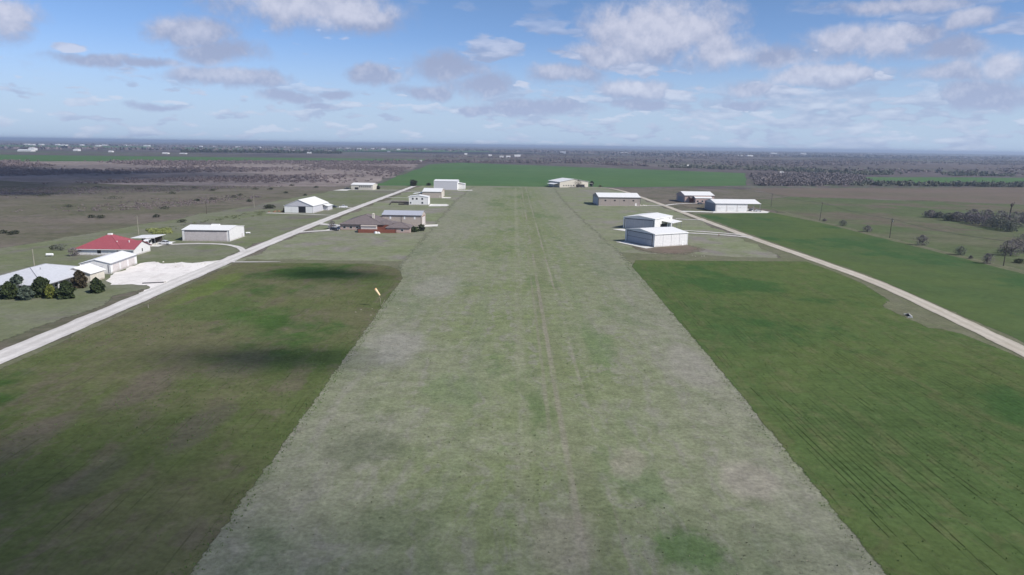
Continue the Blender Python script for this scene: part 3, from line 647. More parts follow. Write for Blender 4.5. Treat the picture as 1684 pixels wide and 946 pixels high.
p = MB(); p.slab([(L+.03, 0, u(4.0)), (L+u(5), 0, u(3)), (L+u(5), u(10), u(3)), (L+.03, u(10), u(4.0))], .15); b.part('porch_roof', p, 'white_roof_x')
for yy in (u(.4), u(9.6)): b.part('post', MB().box(L+u(4.7), L+u(4.7)+.2, yy-.1, yy+.1, 0, u(2.95)), 'grey_trim')

# --- 5 brick workshop with dark left end and entry porch
b = B('brick_building', 'brick building with white roof and porch, behind the long white garage', 'house', 115.6, 469.2, 3)
L, D, e, r = u(20), u(20), u(4.7), u(6.7)
b.slab(L, D); b.wall(gable(L, D, e, r), 'brick'); b.roof(gable_roof(L, D, e, r), 'white_roof_x'); b.gutter(L, D, e)
b.on('left', L, D, D*.5, .1, D*.6, u(3.4), .06).build('door_panel', M['grey_trim'], b.o)
w = gable(u(11), u(6), u(3.2), u(4.6), 'x', u(5.5), -u(6)); b.part('wing', w, 'brick'); b.part('wing_roof', gable_roof(u(11), u(6.6), u(3.4), u(4.4), 'x', .4, x0=u(5.5), y0=-u(6)), 'white_roof_x')
b.part('entry', MB().box(u(3.2), u(6.2), -u(2.2), -.05, 0, u(3.0)), 'redwood'); b.part('entry_roof', MB().slab([(u(2.8), -u(2.8), u(3.15)), (u(6.0), -u(2.8), u(3.15)), (u(6.0), -.1, u(4.2)), (u(2.8), -.1, u(4.2))], .12), 'brown_roof')
for k in range(3): 
    mw = MB().box(u(7+3.2*k)-.9, u(7+3.2*k)+.9, -u(6)-.06, -u(6)+.04, .9, 2.4).build('window', M['white_trim'], b.o)
    MB().box(u(7+3.2*k)-.8, u(7+3.2*k)+.8, -u(6)-.08, -u(6)-.05, 1.0, 2.3).build('pane', M['glass'], mw)

# --- 6 long white garage with open bay
b = B('garage', 'long white garage with grey shade painted on its left end wall and open right bay', 'garage', 117.7, 404, 2.5)
L, D, e, r = u(18.8), u(20), u(4.6), u(6.4); L2 = u(26.5)
b.slab(L2, D); b.wall(gable(L, D, e, r), 'white_wall'); b.roof(gable_roof(L2, D, e, r), 'white_roof_x'); b.gutter(L2, D, e)
for k in range(3):
    d = b.on('front', L, D, L*(.18+.33*k), .1, L*.26, u(3.0), .07).build('garage_door', M['white_trim'], b.o)
    for j in range(3): b.on('front', L, D, L*(.18+.33*k), .1+u(.75)*(j+1), L*.26, .05, .09).build('door_seam', M['grey_trim'], d)
for a in (0.012, .345, .675): b.on('front', L, D, L*a+.1, .1, .2, e-.4, .05).build('wall_trim', M['tan_wall'], b.o)
b.window('front', L, D, L*.12, u(1.4), 1.6, .7, 'grey_trim'); b.window('front', L, D, L*.50, u(1.4), 3.2, .9, 'grey_trim'); b.window('front', L, D, L*.78, u(2.2), .7, .7, 'grey_trim')
b.on('left', L, D, D/2, .1, D*.985, e-.3, .04).build('end_wall_shade', M['grey_trim'], b.o)  # dark grey panel paints the shade of the left end over the white
for xx in (L2-.2, (L+L2)/2):
    for yy in (.1, D-.3): b.part('post', MB().box(xx-.12, xx+.12, yy, yy+.24, 0, e-.05), 'grey_trim')
b.part('back_wall', MB().box(L+.02, L2, D-.25, D-.05, 0, e-.05), 'white_wall')

# --- 7 left: box hangar with sliding doors
b = B('hangar', 'low white hangar with four pinkish sliding doors beside the driveway', 'hangar', -121, 251.8, 0)
L, D, e, r = u(17.1), u(14.5), u(4.1), u(5.1)
b.slab(L, D); b.wall(gable(L, D, e, r), 'white_wall_y'); b.roof(gable_roof(L, D, e, r, 'x', .25), 'white_roof_x')
for k in range(4): b.on('front', L, D, L*(.165+.225*k), .08, L*.223, e*.84, .10+.05*(k % 2)).build('sliding_door', M['door_pink'], b.o)
b.on('front', L, D, L*.51, e*.87, L*.90, e*.09, .22).build('door_track', M['trim'], b.o)
b.part('ridge_vent', MB().box(L*.46, L*.64, D/2-.5, D/2+.5, r+.1, r+.55), 'white_trim')
b.door('right', L, D, D*.85, .9, 2.0, 'door_pink'); b.corner(L, D, e, 'grey_trim')

# --- 8 barn with open door
b = B('barn', 'white gabled barn with one dark open doorway, left of the road', 'barn', -119, 361, -4)
L, D, e, r = u(15), u(24), u(3.8), u(6.8)
b.slab(L, D)
b.wall(gable(L, D, e, r, 'y'), 'grey_wall'); b.roof(gable_roof(L, D, e, r, 'y', .3), 'white_roof_y'); b.gutter(L, D, e, .3, 'white_trim', ('left', 'right'))
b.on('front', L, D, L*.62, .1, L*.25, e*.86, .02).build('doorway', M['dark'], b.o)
for k in range(2): b.on('front', L, D, L*(.12+.24*k), .1, L*.235, e*.88, .14).build('sliding_door', M['white_trim'], b.o)
b.on('front', L, D, L*.865, .1, L*.23, e*.88, .14).build('sliding_door', M['white_trim'], b.o)
b.on('front', L, D, L*.5, e*.9, L*.98, .22, .25).build('door_track', M['grey_trim'], b.o)
p = MB(); p.slab([(L+.35, D*.62, u(3.3)), (L+u(3), D*.62, u(2.5)), (L+u(3), D, u(2.5)), (L+.35, D, u(3.3))], .12); b.part('lean_to_roof', p, 'white_roof_x')
b.part('lean_to', MB().box(L+.05, L+u(2.6), D*.66, D*.97, 0, u(2.4)), 'grey_wall')
b.corner(L, D, e, 'white_trim')
b.part('side_shade_box', MB().box(-u(1.3), -.05, D*.05, D*.5, .02, u(2.2)), 'darkwood')  # solid dark box standing in for shade along the barn's left wall

# --- 9 long building with row of windows, far left
b = B('ranch_house', 'long low white-roofed house with a row of dark windows, far left of road', 'house', -128.2, 551.5, -7)
L, D, e, r = u(17.5), u(12), u(3.9), u(5.1)
b.slab(L, D); b.wall(gable(L, D, e, r), 'beige'); b.roof(gable_roof(L, D, e, r, 'x', .4), 'white_roof_x')
for k in range(6): b.window('front', L, D, L*(.40+.095*k), u(1.9), 1.1, 1.5, 'grey_trim')
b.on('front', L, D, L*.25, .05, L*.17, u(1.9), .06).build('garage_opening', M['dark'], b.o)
p = MB(); p.slab([(-u(5), 0, u(2.6)), (-.42, 0, u(3.4)), (-.42, u(9), u(3.4)), (-u(5), u(9), u(2.6))], .15); b.part('carport_roof', p, 'grey_trim')
for yy in (.3, u(8.6)): b.part('post', MB().box(-u(4.8), -u(4.8)+.2, yy, yy+.2, 0, u(2.55)), 'grey_trim')

# --- 10 white hangar at end of road
b = B('hangar', 'tall plain pale hangar farthest along the left of the runway', 'hangar', -64, 562, 0)
L, D, e, r = u(18.5), u(22), u(7.0), u(7.9)
b.slab(L, D); b.wall(gable(L, D, e, r), 'grey_wall'); b.roof(gable_roof(L, D, e, r, 'x', .2), 'white_roof_x')
b.on('right', L, D, D*.5, .1, D*.8, e*.8, .1).build('hangar_door', M['white_trim'], b.o); b.corner(L, D, e, 'white_trim')
b.part('annex', MB().box(L+.05, L+u(5.5), D*.55, D*.95, 0, u(4.4)), 'white_wall'); b.part('annex_roof', MB().slab([(L+.03, D*.53, u(5.2)), (L+u(5.8), D*.53, u(4.5)), (L+u(5.8), D*.97, u(4.5)), (L+.03, D*.97, u(5.2))], .12), 'white_roof_x')

# --- 11 tan building
b = B('workshop', 'tan workshop with bright white roof between the plain hangar and windowed house', 'workshop', -62, 475.5, 0)
L, D, e, r = u(12.8), u(22), u(4.4), u(6.0)
b.slab(L, D); b.wall(gable(L, D, e, r), 'tan_wall'); b.roof(gable_roof(L, D, e, r, 'x', .3), 'white_roof_x'); b.gutter(L, D, e, .3, 'white_trim')
b.part('side_porch_roof', MB().slab([(-u(7), u(2), u(2.6)), (-.32, u(2), u(3.4)), (-.32, u(12), u(3.4)), (-u(7), u(12), u(2.6))], .12), 'white_roof_x')
for yy in (u(2.3), u(11.6)): b.part('post', MB().box(-u(6.8), -u(6.8)+.2, yy, yy+.2, 0, u(2.55)), 'grey_trim')
b.part('lean_to', MB().box(-u(4), -.05, u(6), u(11), 0, u(2.4)), 'brick')
for k in range(2): b.on('right', L, D, D*(.3+.4*k), .1, D*.38, e*.85, .1).build('door_panel', M['beige'], b.o)
b.on('front', L, D, L*.92, .1, 1.0, 2.1, .06).build('door', M['beige'], b.o); b.corner(L, D, e, 'brick')

# --- 12 windowed house
b = B('two_storey_house', 'white two-storey house with five dark windows on its gable wall', 'house', -62.8, 419, 0)
L, D, e, r = u(11.4), u(9), u(4.8), u(5.7)
b.slab(L, D); b.wall(gable(L, D, e, r, 'y'), 'white_wall'); b.roof(gable_roof(L, D, e, r, 'y', .3), 'white_roof_y')
for a in (.2, .41, .70): b.window('front', L, D, L*a, u(3.2), 1.3, 1.3, 'grey_trim')
b.window('front', L, D, L*.70, u(.8), 1.3, 1.3, 'grey_trim'); b.window('front', L, D, L*.08, u(.8), 1.0, 1.2, 'grey_trim')
b.on('right', L, D, D*.5, .1, D*.6, u(3.4), .08).build('hangar_door', M['white_trim'], b.o); b.corner(L, D, e, 'white_trim')
# its dark pen
f = empty('pen_fence', (-74*S, 417*S, 0), 0, 'dark fence of a pen, attached left of the two-storey house', 'fence')
for (x0, y0, x1, y1) in ((0, 0, -1.5, 14), (-1.5, 14, 11.2, 14), (5, 0, 11.2, .4)):
    n = 4
    for k in range(n):
        a = Vector((x0+(x1-x0)*k/n, y0+(y1-y0)*k/n, 0))*S; c = Vector((x0+(x1-x0)*(k+1)/n, y0+(y1-y0)*(k+1)/n, 0))*S
        d = (c-a).normalized(); nn = Vector((-d.y, d.x, 0))*.05; c = c-d*.12
        MB().add([a-nn, c-nn, c+nn, a+nn]+[p+Vector((0, 0, 1.15)) for p in (a-nn, c-nn, c+nn, a+nn)], [(3, 2, 1, 0), (4, 5, 6, 7), (0, 1, 5, 4), (1, 2, 6, 5), (2, 3, 7, 6), (3, 0, 4, 7)]).build('fence_panel', M['darkwood'], f)
        MB().box(c.x, c.x+.12, c.y-.06, c.y+.06, 0, 1.3).build('post', M['darkwood'], f)

# --- 13 big shop
b = B('workshop', 'large tan metal workshop with pale blue roof behind the brown house', 'workshop', -58.2, 307.6, -1.5)
L, D, e, r = u(17.5), u(12.5), u(5.0), u(6.4)
b.slab(L, D); b.wall(gable(L, D, e, r), 'tan_wall'); b.roof(gable_roof(L, D, e, r, 'x', .3), 'blue_roof'); b.gutter(L, D, e, .3)
for a in (.21, .57, .83): b.on('front', L, D, L*a, u(3.2), .9, 1.6, .05).build('skylight_panel', M['white_trim'], b.o)
b.on('front', L, D, L*.49, .2, .14, e-.4, .16).build('downpipe', M['trim'], b.o)
b.corner(L, D, e, 'trim')
b.on('right', L, D, D*.5, .1, D*.55, e*.8, .1).build('hangar_door', M['pink_wall'], b.o)
b.on('right', L, D, D*.5, .1+e*.8, D*.6, .3, .14).build('door_header', M['redwood'], b.o)
b.window('front', L, D, L*.10, u(1.6), 1.2, 1.2, 'trim')

# --- 14 brown hip-roof house
b = B('brick_house', 'sprawling brick house under a brown shingle hip roof', 'house', -72.8, 290.8, 0)
L, D = u(18), u(22)
MB().box(0, L, 0, D, -.2, u(2.6)).build('wall', M['brick'], b.o)
m_, c_ = hip_roof(L, D, u(2.6), u(5.6), .6); ro = b.roof(m_, 'brown_roof'); c_.build('ridge_cap', M['brown_roof'], ro)
w = B('x', '', '', 0, 0); bpy.data.objects.remove(w.o)
X, Y = u(20.8), -u(7.4)
MB().box(X, X+u(9.6), Y, Y+u(8.5), -.2, u(2.25)).build('wing', M['brick'], b.o)
m_, c_ = hip_roof(u(9.6), u(8.5), u(2.25), u(4.0), .5, x0=X, y0=Y); ro = b.part('wing_roof', m_, 'brown_roof'); c_.build('ridge_cap', M['brown_roof'], ro)
MB().box(u(14), u(24), -u(.2), u(10), -.2, u(2.5)).build('breezeway', M['redwood'], b.o)
m_, c_ = hip_roof(u(9.5), u(9.8), u(2.55), u(4.1), .4, x0=u(14.2), y0=u(.1)); b.part('breezeway_roof', m_, 'brown_roof')
b.part('chimney', MB().box(u(12.2), u(13.2), u(6.5), u(7.5), u(3.6), u(6.3)).add([(u(12.1), u(6.4), u(6.3)), (u(13.3), u(6.4), u(6.3)), (u(13.3), u(7.6), u(6.3)), (u(12.1), u(7.6), u(6.3)), (u(12.7), u(7), u(6.7))], [(0, 1, 4), (1, 2, 4), (2, 3, 4), (3, 0, 4)]), 'beige')
b.part('sun_room', MB().box(u(9.2), u(15.6), -u(2.2), -.02, 0, u(2.0)), 'pink_wall'); b.part('sun_room_roof', MB().slab([(u(9), -u(2.5), u(2.1)), (u(15.8), -u(2.5), u(2.1)), (u(15.8), -.05, u(2.45)), (u(9), -.05, u(2.45))], .1), 'tan_wall')
for k in range(3): b.window('front', L, D, L*(.1+.15*k), .9, 1.5, 1.2)
b.gutter(L, D, u(2.6), .6, 'trim', ('front', 'left', 'right'), .25)
for k in range(2):
    fw = MB().box(X+u(2.5+4*k)-.7, X+u(2.5+4*k)+.7, Y-.06, Y+.04, .9, 2.0).build('window', M['white_trim'], b.o); MB().box(X+u(2.5+4*k)-.6, X+u(2.5+4*k)+.6, Y-.08, Y-.05, 1.0, 1.9).build('pane', M['glass'], fw)
# red brown board fence with separate boards
f = empty('board_fence', (-63.4*S, 282.4*S, 0), 0, 'red-brown board fence in front of the brick house', 'fence')
bd = MB().box(0, .58, -.03, .03, .05, 1.9).build('board', M['redwood'], f)
run = [((0, 0), (15.5, .6)), ((0, 0), (-1.5, 5.5)), ((15.5, .6), (12.6, 7.5))]
first = True
for (a, c) in run:
    a = Vector((*a, 0))*S; c = Vector((*c, 0))*S; n = int((c-a).length/.6); d = (c-a).normalized()
    for k in range(n):
        o = bd if first else bd.copy()
        if not first: COL.objects.link(o); o.parent = f
        first = False
        o.location = a+d*.6*k+Vector((0, 0, random.uniform(-.04, .04))); o.rotation_euler = (0, 0, atan2(d.y, d.x))
    m = MB(); nn = Vector((-d.y, d.x, 0))
    for zz in (.5, 1.5):
        q = [a+nn*.05, c+nn*.05, c+nn*.12, a+nn*.12]
        m.add([p+Vector((0, 0, zz)) for p in q]+[p+Vector((0, 0, zz+.1)) for p in q], [(3, 2, 1, 0), (4, 5, 6, 7), (0, 1, 5, 4), (1, 2, 6, 5), (2, 3, 7, 6), (3, 0, 4, 7)])
    m.build('rail', M['redwood'], f)

# --- 15 red-roof house
b = B('farmhouse', 'white farmhouse with a red hip roof and small white roof vents', 'house', -137.8, 216.4, 0)
L, D = u(14), u(14)
Lx = u(18)
MB().box(0, L, 0, D, -.2, u(2.2)).build('wall', M['white_wall'], b.o)
gable(Lx-L, u(10), u(2.2), u(4.2), 'x', L+.01, 0, -.2).build('gable_wing', M['white_wall_y'], b.o)
m_, c_ = hip_roof(L, D, u(2.2), u(5.9), .5); ro = b.roof(m_, 'red_roof'); c_.build('ridge_cap', M['red_roof'], ro)
b.part('wing_roof', gable_roof(u(11), u(10), u(2.2), u(4.2), 'x', .5, x0=Lx-u(11), y0=0), 'red_roof')
b.part('cupola', MB().box(L/2-.7, L/2+.7, D/2-.7, D/2+.7, u(5.5), u(6.2)), 'white_trim')
for (xx, yy, zz) in ((L*.78, u(3.6), u(3.7)), (L*1.05, u(3.8), u(3.9))): b.part('roof_vent', MB().tube([(xx, yy, zz-.3), (xx, yy, zz+.55)], .16, 8).tube([(xx, yy, zz+.5), (xx, yy, zz+.62)], .3, 8), 'white_trim')
b.window('front', L, D, L*.50, .9, 1.4, 1.3, 'trim'); b.door('front', L, D, L*.73, .95, 2.05, 'white_trim'); b.window('front', L, D, L*.92, 1.0, .8, 1.2)
b.window('right', Lx, u(10), u(5), .9, 1.0, 1.4)
b.gutter(Lx, D, u(2.2), .5, 'white_trim', ('front',), .45)
MB().box(-.3, Lx+.3, -.52, -.0, u(2.2)-.18, u(2.2)-.08).build('soffit', M['red_roof'], b.o)

# --- 16 carport
b = B('carport', 'open white-roofed carport beside the red-roofed farmhouse', 'carport', -132.5, 238.2, 6)
b.roof(MB().slab([(0, 0, u(2.75)), (u(8.0), 0, u(2.95)), (u(8.6), u(8.2), u(2.95)), (u(.6), u(8.2), u(2.75))], .14), 'white_roof_x')
b.part('fascia', MB().box(-.02, u(8.0), -.06, -.003, u(2.6), u(2.78)), 'white_trim')
for xx in (.2, u(4), u(7.8)):
    for yy in (.2, u(7.9)): b.part('post', MB().box(xx, xx+.15, yy, yy+.15, 0, u(2.68)), 'steel')
b.part('storage_shed', MB().box(u(1), u(7.5), u(6.6), u(7.7), 0, u(2.3)), 'darkwood')

# --- 17 grey metal roof ranch house at left edge
b = B('ranch_house', 'ranch house with pale galvanised hip roof behind the round cedars', 'house', -126, 158, 0)
L, D = u(16.4), u(22)
MB().box(0, L-u(2.2), u(.4), D, -.2, u(2.5)).build('wall', M['beige'], b.o)
m_, c_ = hip_roof(L, D, u(2.55), u(5.0), .5); ro = b.roof(m_, 'galv_x'); c_.build('ridge_cap', M['grey_trim'], ro)
b.gutter(L, D, u(2.5), .5, 'trim', ('front', 'right'), .25)
for k in range(6):
    yy = u(3+2.9*k); b.part('porch_column', MB().box(L-.35, L-.05, yy-.15, yy+.15, .1, u(2.45)), 'white_trim')
b.part('porch_floor', MB().box(L-u(2.2)+.02, L+.1, u(.4), D*.86, -.1, .14), 'concrete')
X = L-u(2.2)
for k in range(4): b.window('right', X, D, u(4.5+3.6*k), .7, 1.8, 1.5)
b.door('right', X, D, u(10.2), 1.0, 2.1, 'darkwood')
for k in range(3): b.window('front', X, u(.4)*2, u(3+4.5*k), .8, 1.6, 1.3) if False else None
gx, gy = u(10.5), u(15.3)
MB().box(gx, u(18.3), gy, gy+u(6.2), -.2, u(2.5)).build('garage_wing', M['beige'], b.o)
b.part('garage_wing_roof', gable_roof(u(18.3)-gx, u(6.2), u(2.5), u(3.9), 'y', .45, x0=gx, y0=gy), 'white_roof_y')
gable(u(18.3)-gx-.1, u(6.2)-.1, u(2.5), u(3.85), 'y', gx+.05, gy+.05, u(2.4)).build('garage_gable', M['beige'], b.o)
b.part('garage_door', MB().box(u(18.3)-.03, u(18.3)+.06, gy+u(.8), gy+u(5.2), .05, u(2.0)), 'beige')
b.part('vent_pipe', MB().tube([(L*.62, u(9), u(4.2)), (L*.62, u(9), u(5.1))], .09, 8), 'grey_trim')

# --- 18 white garage attached behind
b = B('garage', 'long low white garage beside the pale concrete yard', 'garage', -117.6, 185.4, 5)
L, D, e, r = u(7.8), u(15.8), u(2.9), u(3.9)
b.slab(L, D, .15); b.wall(gable(L, D, e, r, 'y'), 'white_wall_y'); b.roof(gable_roof(L, D, e, r, 'y', .3), 'white_roof_y')
b.gutter(L, D, e, .3, 'grey_trim', ('right', 'left'))
b.on('front', L, D, L*.45, .05, L*.6, e*.75, .06).build('garage_door', M['grey_wall'], b.o)
b.on('front', L, D, L*.93, .05, .4, e*.85, .06).build('downpipe', M['grey_trim'], b.o)
for k in range(3): b.on('right', L, D, D*(.2+.3*k), .1, D*.24, e*.78, .06).build('garage_door', M['pink_wall'], b.o)
b.corner(L, D, e, 'white_trim')

# ------------------------------------------------------------------ far farm buildings
def farm(px, py, w, d, h, mat='white_wall', roof='white_roof_x', name='farm_shed', label='tiny white farm building far out on the plain', group='farm buildings far out on the plain', rot=0):
    X, Y = G(px, py); h *= .58; w *= .8
    o = empty(name, (X, Y, 0), radians(rot), label, 'building', group)
    gable(w, d, h, h*1.35, 'x', -w/2, 0).build('wall', M[mat], o); gable_roof(w, d, h, h*1.35, 'x', .4, x0=-w/2, y0=0).build('roof', M[roof], o)
    return o
farm(40, 249.3, 60, 22, 9, label='long white shed far left beyond the wheat strip', group=None)
farm(51, 247.6, 26, 22, 13, label='taller white barn behind the long far shed', group=None)
farm(124, 248.6, 22, 20, 10, label='small white house right of the far left farm', group=None)
farm(181, 250.6, 16, 14, 7); farm(271, 253.4, 22, 16, 6); farm(300, 253.5, 26, 14, 4)
farm(480, 249.3, 36, 22, 8); farm(508, 252.6, 20, 14, 7); farm(526, 251.6, 34, 20, 8); farm(542, 251.2, 12, 14, 13); farm(552, 252, 26, 14, 6)
farm(639, 250.5, 16, 14, 7); farm(766, 255, 14, 12, 9); farm(806, 257, 16, 14, 8); farm(690, 266.5, 12, 10, 5)
farm(825, 259.6, 18, 14, 8); farm(836, 259.4, 20, 14, 8); farm(851, 258, 30, 18, 10)
farm(926, 253, 40, 30, 16); farm(1027, 253.2, 60, 30, 12); farm(1234, 258, 40, 30, 12); farm(1217, 257.4, 40, 30, 10)
farm(1129, 276, 16, 14, 8, 'beige'); farm(1157, 275.6, 26, 14, 6, 'taupe_wall', 'brown_roof', label='low brown-roofed building beyond the green wheat field', group=None)
farm(1273, 253.4, 70, 40, 14); farm(1322, 254, 60, 40, 14); farm(1430, 253.6, 60, 40, 12); farm(1286, 286, 9, 8, 4.5, label='lone white shed in the woodland right of the wheat field', group=None)
for (px, py, w_) in ((43, 238.6, 70), (52, 239.2, 40), (66, 238.8, 50), (93, 239, 50), (104, 240, 70), (133, 239.6, 40), (160, 241, 60), (171, 240, 80), (205, 240, 40), (211, 240.2, 40), (221, 239.6, 50), (240, 241, 90), (330, 242, 50), (352, 242.5, 40),
                    (390, 243, 60), (425, 243.5, 50), (470, 243.6, 60), (557, 245, 60), (572, 245.4, 80), (590, 246, 60), (612, 246, 50), (630, 246.4, 60), (655, 247, 50), (700, 246.6, 60)):
    farm(px, py, w_*.55, 30, 11)

# ------------------------------------------------------------------ poles and wires
def pole(px, py, h, label, arm=1.9, wood='polewood', group='utility poles along the right fence line', lean=0, xf=False, arms=1):
    X, Y = G(px, py); o = empty('utility_pole', (X, Y, 0), 0, label, 'pole', group)
    MB().tube([(0, 0, 0), (lean*.5, 0, h*.5), (lean, 0, h)], [.19, .16, .12], 8).build('pole', M[wood], o)
    if arm:
        MB().box(lean-arm/2, lean+arm/2, -.2, -.1, h-.55, h-.40).build('crossarm', M[wood], o)
        for k in (-.45, 0.03, .45): MB().tube([(lean+arm*k, -.15, h-.40), (lean+arm*k, -.15, h-.22)], .06, 6).build('insulator', M['steel'], o)
    if xf: MB().tube([(lean+.42, 0, h-1.9), (lean+.42, 0, h-1.0)], .28, 10).build('transformer', M['steel'], o)
    return Vector((X+lean, Y-.15, h-.22))
hp = 10.2
w1 = pole(1268, 340, hp, 'farthest utility pole on the right, behind the long white garage', lean=0.2)
w2 = pole(1348, 363, 11.6, 'tall dark utility pole right of the long white garage', lean=.6)
w3 = pole(1463, 392, hp, 'utility pole carrying a pale transformer', lean=.1, xf=True)
w4 = pole(1650, 438, hp, 'utility pole nearest the right edge, with a wide pale crossarm', lean=.2, arm=2.6)
w5 = Vector((158.5*S, 150*S, hp)); w0 = Vector((165*S, 540*S, hp))
def wires(pts, label, offs=(-.85, .05, .85), g=None):
    mb = MB()
    for i in range(len(pts)-1):
        for of in offs:
            a, c = pts[i]+Vector((of, 0, 0)), pts[i+1]+Vector((of, 0, 0))
            mb.tube([a.lerp(c, k/10)-Vector((0, 0, 1.2*4*(k/10)*(1-k/10))) for k in range(11)], .018, 3)
    o = mb.build('power_line', M['trim']); tag(o, label, 'wire', g); return o
wires([w0, w1, w2, w3, w4, w5], 'power lines strung between the poles on the right')
G2 = 'utility poles left of the houses'
pole(57, 441, 6.6, 'short pale pole with a dark top behind the galvanised roof', arm=0, wood='lightwood', group=G2)
q = pole(228, 386, 9.0, 'pale light pole standing behind the red-roofed farmhouse', arm=.9, wood='lightwood', group=G2)
pole(340, 352, 8.0, 'thin dark pole in the pasture behind the low white hangar', arm=1.2, group=G2)
pole(418, 341, 8.6, 'thin pale pole in the pasture left of the gabled barn', arm=.8, wood='lightwood', group=G2)

# ------------------------------------------------------------------ windsock
X, Y = G(627, 505); ws = empty('windsock', (X, Y, 0), 0, 'orange and white windsock at the left edge of the runway', 'windsock')
m, t = newmat('sock_orange'); t.put(t.b.inputs['Base Color'], t.mix(t.mr(t.noise(ocoord(t), 3.0, 3), .3, .7), (0.85, 0.40, 0.10), (0.9, 0.48, 0.15))); t.b.inputs['Roughness'].default_value = .8; M['orange'] = m
m, t = newmat('sock_pale'); t.put(t.b.inputs['Base Color'], t.mix(t.mr(t.noise(ocoord(t), 3.0, 3), .3, .7), (0.85, 0.62, 0.36), (0.88, 0.68, 0.44))); t.b.inputs['Roughness'].default_value = .8; M['pale'] = m
MB().tube([(0, 0, 0), (-.25, 0, 2.4), (-1.35, 0, 4.9)], [.06, .05, .04], 8).build('pole', M['lightwood'], ws)
MB().tube([(0, 0, 0), (1.0, .3, 2.0)], [.08, .07], 6).build('brace', M['lightwood'], ws)
sk = MB(); 
p0, p1 = Vector((-1.45, 0, 4.95)), Vector((-.35, .1, 3.25))
sk.tube([p0.lerp(p1, k/5) for k in range(6)], [.34, .33, .30, .27, .24, .20], 12, cap=False); sk.build('sock', M['pale'], ws)
sk = MB(); sk.tube([p0+(p0-p1).normalized()*.22, p0], [.35, .345], 12, cap=False); sk.build('sock_mouth', M['orange'], ws)
MB().tube([p0+(p0-p1).normalized()*.25, p0+(p0-p1).normalized()*.21], [.37, .37], 12).build('hoop', M['steel'], ws)
# low markers and tufts round the sock base: segmented circle of pale tyres
for (px, py) in ((594, 510), (612, 508.5), (610, 519), (655, 508), (585, 514), (632, 519)):
    X, Y = G(px, py); o = MB().tube([(X, Y, .05), (X, Y, .15)], .24, 12).build('ground_marker', M['lightwood']); tag(o, 'small pale marker lying in the grass around the windsock', 'marker', 'pale markers around the windsock')

